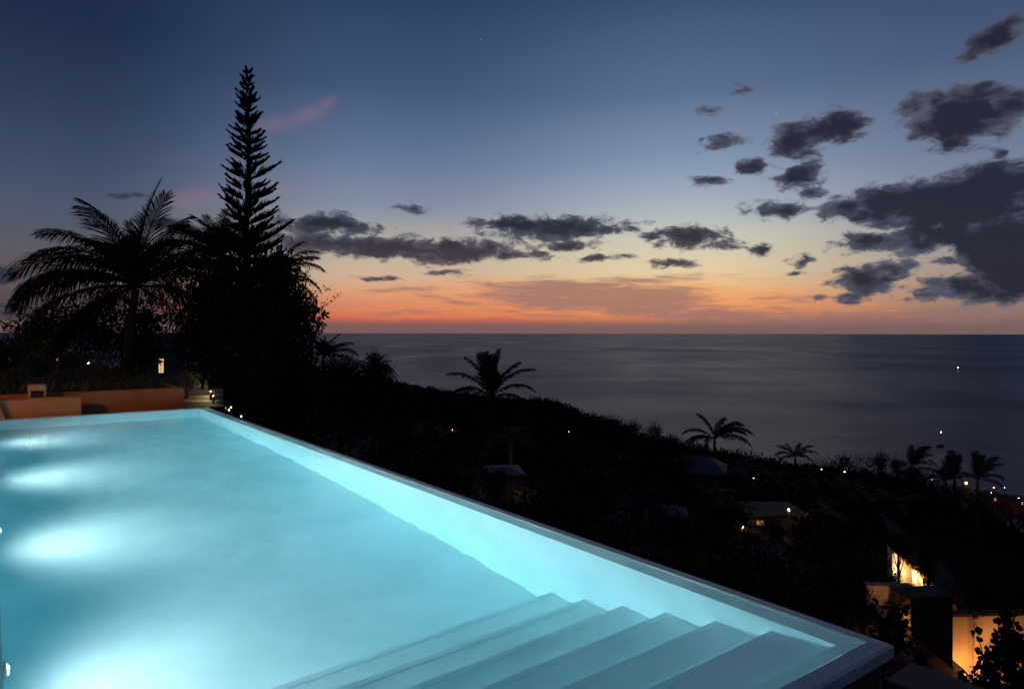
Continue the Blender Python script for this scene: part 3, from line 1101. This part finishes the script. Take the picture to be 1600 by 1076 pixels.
palm('middle coconut palm with upright fronds standing against the sea', at(768, 622, 42), -8.6, 2.9,
     [(-80, 1, 1.0), (-88, 2, 1.08), (80, 1, .95), (86, 2, 1.12), (84, 1, .85), (-10, 0, .95), (60, 0, 1.0), (-60, 0, .95), (20, 0, .9), (-92, 3, .9), (95, 3, 1.0), (90, 4, .85)],
     MED, .12, .2, 5, seed=31, spear=False)
palm('arching palm with a thin spear leaf against the pale sea', at(1117, 686, 62), -14.5, 3.7,
     [(-85, 3, .85), (-95, 4, .85), (-60, 1, .72), (-70, 1, .7), (75, 2, .72), (88, 3, .85), (95, 3, 1.0), (100, 4, .95), (60, 1, .6), (-100, 4, .7), (85, 2, .8)], MED, .12, .1, 3, seed=33)
palm('small spiked palm on the right skyline', at(1243, 714, 74), -19, 2.5,
     [(-85, 2, .95), (-95, 3, 1.0), (85, 2, .95), (95, 3, 1.05), (-60, 1, .7), (60, 1, .7), (88, 4, .8), (-92, 4, .8)], MED, .12, .1, 3, seed=35)
palm('windblown palm with raised fronds beside the tall crowns', at(1424, 728, 78), -21, 2.9,
     [(75, 1, .95), (88, 2, 1.0), (-80, 3, .8), (60, 0, .8), (95, 3, .8), (85, 1, 1.05), (-95, 4, .7)], MED, .12, .1, 2, seed=37)
palm('leaning palm with fronds blown up and left, by the white lamp', at(1478, 752, 60), -20, 2.5,
     [(-70, 1, .9), (-85, 2, 1.0), (-60, 0, .8), (-90, 3, .8), (80, 3, .7), (30, 0, .9)], MED, .12, -.3, 2, seed=39, spear=False)
palm('tall-tufted palm with upright fronds left of the orange street lamp', at(1492, 748, 62), -20, 2.5,
     [(20, 0, 1.0), (-60, 0, .95), (70, 0, .9), (-75, 1, .8), (85, 3, .6)], MED, .12, .1, 2, seed=41, spear=False)
palm('tall-tufted palm with upright fronds right of the orange street lamp', at(1528, 750, 58), -20, 2.5,
     [(10, 0, .95), (-50, 0, .9), (75, 0, .85), (85, 1, 1.0), (90, 2, 1.05), (95, 3, .9), (-80, 2, .6)], MED, .12, .1, 2, seed=43, spear=False)
palm('palm glowing dull orange from a hidden lamp on the slope below the middle palm', at(798, 690, 38), -7.8, 1.7,
     [(-85, 4, .9), (85, 4, .9), (95, 5, .9), (-95, 5, .9), (75, 3, .8), (-75, 3, .8)], DRY, .1, .0, 10, seed=45, spear=False, bark='bark')
G3 = 'palms in the dark grove round the lit terrace'
for i, (px, py, y, ln, lb) in enumerate([(1165, 742, 52, 2.3, 'brownish palm left in the grove, by the tiny white lamp'), (1270, 752, 54, 2.4, 'brownish palm above the terrace lamps'), (1335, 772, 50, 2.3, 'palm right of the terrace lamps'),
                                         (1290, 800, 44, 2.0, 'drooping palm beside the right terrace lamp'), (1215, 752, 58, 2.2, 'dim palm in the middle of the grove'),
                                         (1400, 790, 46, 2.2, 'dark palm above the tiled villa roof'), (700, 690, 50, 2.2, 'dim palm left of the orange-lit palm'),
                                         (1120, 780, 44, 2.0, 'dim palm left of the round white terrace lamp')]):
    p = at(px, py, y)
    palm(lb, p, min(ground(p.x, p.y), p.z - 2.5), ln, [], DRY, .1, .1, 15, G3, seed=50 + i, spear=False)
# thin pale trunks on the slope
for i, (px, yt, yb_, y) in enumerate(((535, 640, 705, 24), (546, 655, 702, 25))):
    a, b_ = at(px, yb_, y), at(px - 1, yt, y)
    c = b_ + Vector((0, 0, 1.0))
    tree('slender_tree', ['thin pale-trunked tree just past the pool edge, left one', 'shorter pale-trunked tree just past the pool edge, right one'][i], (a.x, a.y, a.z - 2.0), c, 1.0, 1.0, CROWN)

# ------------------------------------------------------------------ houses on the slope
def hip_house(name, label, px, py, y, wd, dp, h, roof_h, roof, rot=0.0, wall='dimwall'):
    p = at(px, py, y)
    o = tag(empty(name, (p.x, p.y, p.z - h - roof_h), rot), label, 'house')
    solid('wall', (-wd / 2, 0, -3), (wd / 2, dp, h), M[wall], o, .01)
    e = .45
    m_ = MB()
    m_.add([(-wd / 2 - e, -e, h), (wd / 2 + e, -e, h), (wd / 2 + e, dp + e, h), (-wd / 2 - e, dp + e, h), (-wd / 4, dp / 2, h + roof_h), (wd / 4, dp / 2, h + roof_h),
            (-wd / 2 - e, -e, h - .12), (wd / 2 + e, -e, h - .12), (wd / 2 + e, dp + e, h - .12), (-wd / 2 - e, dp + e, h - .12)],
           [(0, 1, 5, 4), (1, 2, 5), (2, 3, 4, 5), (3, 0, 4), (0, 6, 7, 1), (1, 7, 8, 2), (2, 8, 9, 3), (3, 9, 6, 0), (6, 9, 8, 7)])
    m_.build('roof', M[roof], o)
    return o


hh = hip_house('hillside_house', 'dark house with a smooth grey hipped roof below the arching palm', 1088, 718, 56, 3.8, 4.0, 2.0, 1.0, 'metalroof', radians(-18))
hh = hip_house('hillside_house', 'house with a pale flat-looking roof below the orange-lit palm', 792, 734, 33, .8, 1.6, 1.6, .15, 'metalroof', radians(8))
hh = hip_house('hillside_house', 'low pale-walled house barely visible left of the round white terrace lamp', 1040, 795, 40, 1.7, 2.2, 1.5, .35, 'metalroof', radians(-10))

# terrace house with lamps in the grove
p = at(1200, 842, 46)
th = tag(empty('terrace_house', (p.x, p.y, p.z - .6)), 'low lamp-lit terrace house glimpsed between palms in the grove', 'house')
solid('wall', (-1.1, .8, -1.5), (2.4, 3.4, 2.1), M['dimwall'], th, .01)
solid('terrace_floor', (-1.6, -.9, -1.6), (2.9, .79, 0), M['stone'], th, .01)
m_ = MB()
m_.box((-1.4, -.1, 2.12), (2.8, 3.6, 2.24))
m_.build('roof', M['tile'], th)
for k in range(4):
    m_ = MB()
    m_.tube([(-1.2 + 1.25 * k, -.65, 0), (-1.2 + 1.25 * k, -.65, 2.12)], .06, 8)
    m_.build('post', M['bark'], th)
wf = solid('window', (-.5, .74, .5), (.1, .795, 1.7), M['bark'], th, .005)
solid('pane', (-.46, .732, .54), (.06, .736, 1.66), M['amber'], wf, 0)
spark(1161, 823, 44, .07, 'warm', 'round white garden lamp left of the lit terrace house', e=25)
spark(1233, 795, 44, .08, 'warm', 'bright lamp with a lit eave at the right of the terrace house', e=40, col=(1, .55, .2))
a = at(1232, 799, 43.6)
m_ = MB()
m_.tube([a + Vector((.15, .2, .12)), a + Vector((.55, .2, .32))], [.05, .04], 6)
tag(m_.build('lit_branch', M['white']), 'short pale beam lit by the bright lamp at the terrace house', 'beam')
spark(1205, 838, 45.2, .03, 'warm_s', 'dim amber lamp on the terrace house floor', e=14, col=(1, .4, .15), drop=.4)
spark(1187, 852, 44, .05, 'warm_s', 'dim amber lamp low below the terrace house', e=10, col=(1, .4, .15))
for (px, py, y, r, mt, lb) in ((1178, 746, 70, .04, 'cool', 'tiny white lamp beside the brownish palm'), (1284, 732, 84, .045, 'cool', 'left of two faint white lamps below the right skyline'), (1320, 736, 84, .065, 'cool', 'right of two faint white lamps below the right skyline'),
                               (1457, 748, 60, .05, 'warm', 'small warm-white lamp by the leaning palm'), (889, 674, 60, .02, 'cool', 'pinprick white lamp on the dark slope right of the middle palm')):
    spark(px, py, y, r, mt, lb, 'street_lamp' if y > 80 else 'garden_lamp')
spark(1510, 753, 56, .09, 'warm', 'orange street lamp glowing among the tufted palms', 'street_lamp', e=60, col=(1, .5, .18))
spark(803, 742, 36.0, .03, 'warm_s', 'hidden amber lamp at the foot of the orange-lit palm', e=22, col=(1, .42, .12))
spark(707, 671, 49.2, .02, 'amber', 'faint amber lamp on the slope left of the middle palm', e=7, col=(1, .42, .12))

# --- tiled villa with lit gable wall (lower right)
p = at(1394, 936, 32)
vl = tag(empty('tiled_villa', p, radians(-12)), 'white villa with a ragged clay tile roof, its wall lit golden by lamps', 'house')
mb = MB()
mb.add([(.55, .5, -3), (2.9, .5, -3), (2.9, 2.5, -3), (.55, 2.5, -3), (.55, .5, 1.84), (2.9, .5, -.16), (2.9, 2.5, -.16), (.55, 2.5, 1.84)], [(3, 2, 1, 0), (4, 5, 6, 7), (0, 1, 5, 4), (1, 2, 6, 5), (2, 3, 7, 6), (3, 0, 4, 7)])
mb.build('wall', M['white'], vl)
m_ = MB()
m_.box((-.1, -.1, -3.2), (2.2, .49, .02))
m_.build('terrace_floor', M['stone'], vl)
# roof: slope made of half-round tile rows
m_ = MB()
nrow = 20
for k in range(4, nrow):
    x0 = -.35 + k * .19
    za = 2.62 - .163 * k
    m_.tube([(x0, .26 - .02 * (k % 3), za), (x0, 1.2, za + .5), (x0, 2.6, za + 1.2)], .085, 8)
    m_.add([(x0 + .03, .32, za - .03), (x0 + .16, .32, za - .05), (x0 + .16, 2.6, za + 1.13), (x0 + .03, 2.6, za + 1.15)], [(0, 1, 2, 3)])
m_.build('roof', M['tile'], vl)
m_ = MB()
m_.tube([(.3, 2.6, 3.27), (1.2, 2.6, 2.5), (3.6, 2.6, .45)], .11, 8)
m_.build('ridge_tiles', M['tile'], vl)
ar = MB()
pts = [(.36 + .0, .485, .02), (.36, .485, 1.35)] + [(.36 + .22 - .22 * cos(pi * k / 6), .485, 1.35 + .22 * sin(pi * k / 6)) for k in range(1, 6)] + [(.80, .485, 1.35), (.80, .485, .02)]
sc_l = tag(empty('wall_lantern', (0, 0, 0)), 'golden wall lantern hanging from a bracket on the tiled villa', 'lamp')
q = at(1429, 896, 32.0)
sc_l.location = q
m_ = MB()
m_.tube([(-.30, .25, .62), (-.28, .05, .36), (0, 0, .36), (.36, 0, .36)], .022, 6)
m_.tube([(0, 0, .36), (0, 0, .20)], .012, 6)
m_.build('bracket', M['stone'], sc_l, True)
m_ = MB()
m_.tube([(0, 0, .20), (0, 0, .18), (0, 0, -.40), (0, 0, -.42)], [.02, .10, .07, .03], 8)
m_.build('shade', M['warm_s'], sc_l)
lamp('bulb', 'POINT', (0, -.22, -.1), 34, (1, .50, .18), sc_l, .06)
q = at(1398, 880, 32.4)
s2 = tag(empty('wall_sconce', q), 'bright yellow upright sconce at the left end of the tiled villa', 'lamp')
m_ = MB()
m_.tube([(0, 0, -.52), (0, 0, -.5), (.02, 0, .45), (.02, 0, .5)], [.03, .09, .10, .03], 8)
m_.build('shade', M['warm_s'], s2)
lamp('bulb', 'POINT', (.05, -.25, -.3), 30, (1, .50, .16), s2, .05)
q = at(1444, 916, 31.6)
ps = tag(empty('garden_pedestal', q), 'pale pedestal with a square head in front of the tiled villa wall', 'pedestal')
solid('column', (-.06, -.06, -1.2), (.06, .06, .22), M['white'], ps, .01)
solid('head', (-.12, -.12, .221), (.12, .12, .40), M['white'], ps, .02)

# --- dark cube house with glowing courtyard wall
p = at(1456, 1052, 24)
cb = tag(empty('flat_roof_house', (p.x, p.y, p.z - 1.5), radians(8)), 'dark flat-roofed house block in front of the tiled villa', 'house')
solid('wall', (-.78, 0, -2), (.82, .9, 4.10), M['bark'], cb, .01)
solid('roof_slab', (-.84, -.06, 4.101), (.88, .96, 4.20), M['bark_wet'], cb, .02)
p = at(1545, 1060, 25.5)
cw = tag(empty('courtyard_wall', (p.x, p.y, p.z), radians(4)), 'cream courtyard wall glowing orange from ground lamps behind the round leaves', 'wall')
solid('wall', (-1.6, 0, -2), (2.4, .25, 2.35), M['white'], cw, .01)
solid('pier', (-.62, -.12, -2), (-.42, -.003, 2.3), M['white'], cw, .01)
solid('coping', (-1.66, -.06, 2.351), (2.46, .31, 2.45), M['tile'], cw, .01)
mb = MB()
mb.box((-2.0, -3.4, -.6), (2.6, -.003, -.15))
tag(mb.build('courtyard_floor', M['stone'], None, loc=(p.x, p.y, p.z), rz=radians(4)), kind='structure')
for i, (px, py, y, e, r) in enumerate(((1508, 1052, 24.9, 45, .03), (1575, 1027, 25.0, 40, .15), (1548, 1066, 24.6, 30, .03))):
    spark(px, py, y, r, ('warm', 'warm_s', 'warm')[i], ['ground lamp washing the left of the glowing courtyard wall', 'round yellow lamp behind leaf silhouettes at the right edge', 'ground lamp at the foot of the courtyard wall, behind leaves'][i],
          'courtyard_lamp', e=e, col=(1, .34, .06), drop=.3 + r)

# round-leaved sea grape in front of the courtyard wall
def round_leaf_shrub(label, px, py, y, wp, hp_, n, size):
    c = at(px, py, y)
    base = Vector((c.x, c.y, c.z - hp_ / F * y / 2 - .6))
    o = tag(empty('round_leaf_shrub', base), label, 'shrub')
    m1, m2 = MB(), MB()
    rx, rz_ = wp / F * y / 2, hp_ / F * y / 2
    for k in range(16):
        e = Vector((random.uniform(-1, 1) * rx, random.uniform(-.5, .5) * rx, c.z - base.z + random.uniform(-1, 1) * rz_))
        b0 = Vector((random.uniform(-.1, .1), 0, 0))
        mid = b0.lerp(e, .55) + Vector((0, 0, .2))
        m1.tube([b0, mid, e], [.03, .018, .006], 6)
        for j in range(n):
            t_ = random.uniform(.35, 1)
            q = (b0.lerp(mid, t_ * 2) if t_ < .5 else mid.lerp(e, t_ * 2 - 1)) + Vector((random.gauss(0, .07), random.gauss(0, .07), random.gauss(0, .07)))
            nrm = Vector((random.gauss(0, .6), -1, random.gauss(0, .7))).normalized()
            a1 = nrm.cross(Vector((0, 0, 1))).normalized()
            a2 = nrm.cross(a1)
            R = size * random.uniform(.7, 1.2)
            m2.add([q + (a1 * cos(2 * pi * i / 9) + a2 * sin(2 * pi * i / 9)) * R for i in range(9)], [tuple(range(9))])
    m1.build('stems', M['bark_wet'], o)
    m2.build('foliage', M['leaf'], o)


random.seed(4)
round_leaf_shrub('round-leaved shrub standing black against the glowing courtyard wall', 1552, 1005, 21.5, 70, 136, 20, .08)
round_leaf_shrub('round-leaved shrub at the right edge partly hiding the yellow lamp', 1592, 1030, 21, 64, 116, 18, .08)
round_leaf_shrub('round-leaved shrub breaking up the lit garden wall by the pool corner', 1388, 968, 20, 64, 74, 16, .07)
round_leaf_shrub('round-leaved shrub high against the right part of the glowing courtyard wall', 1580, 985, 22, 56, 74, 20, .08)
round_leaf_shrub('low round-leaved shrub at the foot of the glowing courtyard wall', 1520, 1062, 21, 60, 34, 8, .07)
# dark overhanging foliage above the courtyard
c = at(1545, 915, 23)
tree('broadleaf_tree', 'black spreading tree hanging over the glowing courtyard wall', (c.x + .6, c.y, c.z - 3.0), c, 1.7, 1.15, CROWN)
c = at(1475, 890, 27)
tree('broadleaf_tree', 'black tree hiding the right slope of the tiled villa roof', (c.x + 1.2, c.y, c.z - 3.5), (c.x + 1.5, c.y, c.z - .1), 1.5, 1.3, CROWN)
palm('slim clumping palm lit from behind beside the pool corner', at(1385, 985, 19), -10.2, 1.15,
     [(-80, 1, .9), (80, 1, .9), (90, 3, 1), (-90, 3, 1), (85, 4, 1), (95, 5, .9), (-85, 2, .9), (30, 0, .9)], SML, .05, 0, 8, seed=61, spear=False)
palm('slim clumping palm in front of the glowing garden corner', at(1405, 955, 22), -10.8, 1.2,
     [(80, 4, .9), (90, 5, 1), (-85, 4, .9), (95, 3, .8)], SML, .05, 0, 8, seed=62, spear=False)
spark(1400, 966, 24.2, .05, 'warm_s', 'ground lamp glowing behind the slim clumping palms', e=26, col=(1, .40, .09))
q = at(1396, 938, 25.5)
gw = tag(empty('garden_wall', (q.x, q.y, q.z), radians(-6)), 'pale garden wall lit orange behind the slim clumping palms', 'wall')
solid('wall', (-.9, 0, -3), (.62, .2, .55), M['white'], gw, .01)
solid('wall_cap', (-.95, -.04, .551), (.67, .24, .62), M['stone'], gw, .01)

# low grey wall end and slab on the lower terrace (bottom right)
lw = tag(empty('terrace_parapet', (0, 0, 0), PA), 'low dark grey parapet end below the near right corner of the pool', 'wall')
solid('wall', (4.10, -3.0, -3), (4.38, 1.86, -.42), M['greywall'], lw, .01)
solid('wall_cap', (4.06, -3.0, -.419), (4.42, 1.90, -.36), M['deck'], lw, .015)

# ------------------------------------------------------------------ boats and the far shore
q = at(1470, 695, 1)
d_ = (EYE - SEA) / ((696 - HZ) / F)
bx = (1470 - 800) / F * d_
sb = tag(empty('sailboat', (bx, d_, SEA), radians(25)), 'small dark sailboat at anchor with a white light at its masthead', 'sailboat')
m_ = MB()
sec = []
for k in range(9):
    t_ = k / 8
    x_ = -5 + 10.5 * t_
    w_ = 1.6 * sin(pi * min(1, .22 + .78 * t_)) ** .7 if t_ < 1 else .02
    hgt = 1.0 + .5 * t_ ** 2
    sec.append([(x_, -w_, hgt), (x_ - .1, -w_ * .8, .2), (x_ - .2, 0, -.5), (x_ - .1, w_ * .8, .2), (x_, w_, hgt)])
for r_ in sec:
    m_.v += r_
for k in range(8):
    for j in range(4):
        m_.f.append((k * 5 + j, k * 5 + j + 1, k * 5 + 6 + j, k * 5 + 5 + j))
    m_.f.append((k * 5 + 4, k * 5, k * 5 + 5, k * 5 + 9))
m_.f.append((0, 1, 2, 3, 4))
m_.build('hull', M['hull'], sb)
solid('cabin', (-2.2, -1.0, 1.0), (1.6, 1.0, 1.75), M['hull'], sb, .15)
m_ = MB()
m_.tube([(.6, 0, 1), (.6, 0, 13.2)], [.10, .06], 8)
m_.build('mast', M['hull'], sb)
m_ = MB()
m_.tube([(.6, 0, 2.4), (-4.0, 0, 2.5)], [.16, .12], 8)
m_.build('boom', M['hull'], sb)
m_ = MB()
for a_, b_ in (((.6, 0, 13.1), (5.4, 0, 1.5)), ((.6, 0, 13.1), (-5, 0, 1.1))):
    m_.tube([a_, b_], .02, 4)
m_.build('rigging', M['cable'], sb)
m_ = MB()
m_.ball((.6, 0, 13.45), .26, 8)
m_.build('anchor_light', M['far_w'], sb)
d_ = (EYE - SEA) / ((576 - HZ) / F)
bx = (1497 - 800) / F * d_
fb = tag(empty('motorboat', (bx, d_, SEA), radians(70)), 'distant boat showing only one bright white light far out on the sea', 'boat')
m_ = MB()
m_.add([(-5, -1.6, 1.2), (-5, 1.6, 1.2), (2, 1.6, 1.4), (5.5, 0, 1.8), (2, -1.6, 1.4), (-4.8, -1.2, -.3), (-4.8, 1.2, -.3), (2, 1.2, -.3), (4.6, 0, -.2), (2, -1.2, -.3)],
       [(0, 4, 3, 2, 1), (0, 5, 9, 4), (4, 9, 8, 3), (3, 8, 7, 2), (2, 7, 6, 1), (1, 6, 5, 0)])
m_.build('hull', M['hull'], fb)
solid('cabin', (-2.5, -1.2, 1.3), (1.5, 1.2, 3.0), M['hull'], fb, .2)
m_ = MB()
m_.tube([(-.5, 0, 3), (-.5, 0, 5.2)], .06, 6)
m_.build('mast', M['hull'], fb)
m_ = MB()
m_.ball((-.5, 0, 5.6), .62, 8)
m_.build('anchor_light', M['far_w'], fb)

G4 = 'small houses at the right edge of the shore'
for i, (px, py, y, w_, lb) in enumerate(((1556, 768, 150, 3.2, 'small red-roofed shore house left of the pale post'), (1580, 772, 156, 3.0, 'small red-roofed shore house in the middle of the row'),
                                         (1598, 774, 148, 3.4, 'red-roofed shore house at the very right edge, eave lit'))):
    o = hip_house('shore_house', lb, px, py, y, w_, 3.2, 1.2, .6, 'tile', .2 * i, 'terracotta')
    o['group'] = G4
    solid('lit_door', (-.3, -.06, .1), (.1, -.02, .6), M['amber'], o, 0)
for px, py, y, r, mt, lb, e in ((1553, 760, 146, .09, 'warm', 'small warm lamp above the left shore house', 12), (1549, 768, 146, .10, 'warm_s', 'reddish lamp left of the shore houses', 14), (1570, 760, 146, .06, 'cool', 'slim greenish-white lamp post between the shore houses', 0),
                                (1592, 776, 144, .09, 'warm_s', 'amber lamp in front of the rightmost shore house', 25)):
    spark(px, py, y, r, mt, lb, 'street_lamp', e=e, col=(1, .4, .12))

# foliage that breaks up the view of the lower houses
G5 = 'dark bushes in front of the lamp-lit houses'
for i, (px, yt, y, wp, hp_, lb) in enumerate(((1175, 828, 40, 50, 50, 'black bush in front of the left half of the terrace house'), (1216, 836, 41, 46, 44, 'black bush in front of the middle of the terrace house'),
                                              (1255, 815, 41, 46, 60, 'black bush in front of the right end of the terrace house'), (1196, 806, 42.5, 30, 40, 'thin black bush across the terrace house window'),
                                              (1335, 850, 28, 122, 120, 'large black bush hiding the left side of the tiled villa'), (1300, 880, 24, 90, 100, 'large black bush on the slope by the pool edge'),
                                              (776, 733, 29, 56, 44, 'black bush half covering the pale roof below the orange-lit palm'), (1056, 712, 50, 76, 60, 'black bush hiding the left half of the grey hipped roof'),
                                              (1028, 792, 36, 36, 44, 'black bush in front of the low pale-walled house'), (1062, 800, 36, 40, 50, 'black bush right of the low pale-walled house'),
                                              (1350, 905, 22, 60, 70, 'black bush on the bare slope behind the pool corner'), (1440, 985, 20.5, 46, 60, 'black bush at the foot of the dark flat-roofed block'), (1462, 738, 57, 44, 50, 'dark crown under the leaning palm'), (1490, 748, 57.5, 50, 50, 'dark crown under the left tufted palm'), (1530, 758, 55, 56, 50, 'dark crown under the right tufted palm'), (1425, 724, 70, 50, 50, 'dark crown under the windblown palm'), (1240, 720, 70, 60, 40, 'dark crown under the small spiked palm'), (1376, 850, 29.5, 64, 100, 'black bush against the left end of the tiled villa'), (1452, 838, 29, 70, 36, 'black bush over the tiled villa ridge'), (1125, 735, 50, 50, 50, 'black bush right of the grey hipped roof'))):
    bush(px, yt, y, wp, hp_, (TWIG if 38 < y < 45 else FAR) if y > 30 else CROWN, lb, 'dark_bush', 'bush', G5)

# foam streaks left by boats on the sea
M['foam'] = surf('sea_foam', (.5, .5, .52), (.62, .62, .64), .05, .9)
random.seed(77)
m_ = MB()
for (xa, ya, xb, yb, n_, w_) in ((1075, 542.5, 1250, 541, 90, 7), (868, 608, 985, 604, 60, 1.3), (1388, 613, 1470, 632, 60, .7), (1460, 630, 1510, 641, 24, .5), (1130, 600, 1260, 603, 26, .7), (640, 546, 760, 548, 14, 3)):
    for i in range(n_):
        t_ = random.random()
        px, py = xa + (xb - xa) * t_ + random.gauss(0, 2), ya + (yb - ya) * t_ + random.gauss(0, .35)
        y = (EYE - SEA - .3) / ((py - HZ) / F)
        x = (px - 800) / F * y
        ln_ = w_ * random.uniform(1.5, 7)
        sl = (yb - ya) / (xb - xa)
        dy = -sl * y * y / F / 105.0 * ln_ * F / y if abs(sl) > .1 else random.uniform(-.4, .4) * w_
        wv = w_ * random.uniform(.15, .6)
        d = Vector((ln_, dy, 0))
        c = Vector((x, y, SEA + .3))
        nrm = Vector((-d.y, d.x, 0)).normalized() * wv
        m_.add([c - d, c - d * .3 - nrm, c + d * .6 - nrm * .6, c + d, c + d * .4 + nrm, c - d * .5 + nrm * .7], [(0, 1, 2, 3, 4, 5)])
tag(m_.build('sea_foam', M['foam']), kind='stuff')

for px, yt, y, wp, hp_, lb in ((1066, 706, 50, 74, 64, 'dense black tree in front of the left part of the grey hipped roof'), (775, 728, 29.5, 48, 60, 'dense black tree beside the pale roof below the orange-lit palm'),
                               (1206, 806, 41, 44, 46, 'dense black tree before the terrace house roof'), (1452, 852, 28.6, 50, 56, 'dense black tree before the right part of the tiled villa roof'),
                               (1405, 826, 28.4, 60, 46, 'dense black tree before the peak of the tiled villa roof')):
    bush(px, yt, y, wp, hp_, CROWN, lb, 'broadleaf_tree', 'tree')
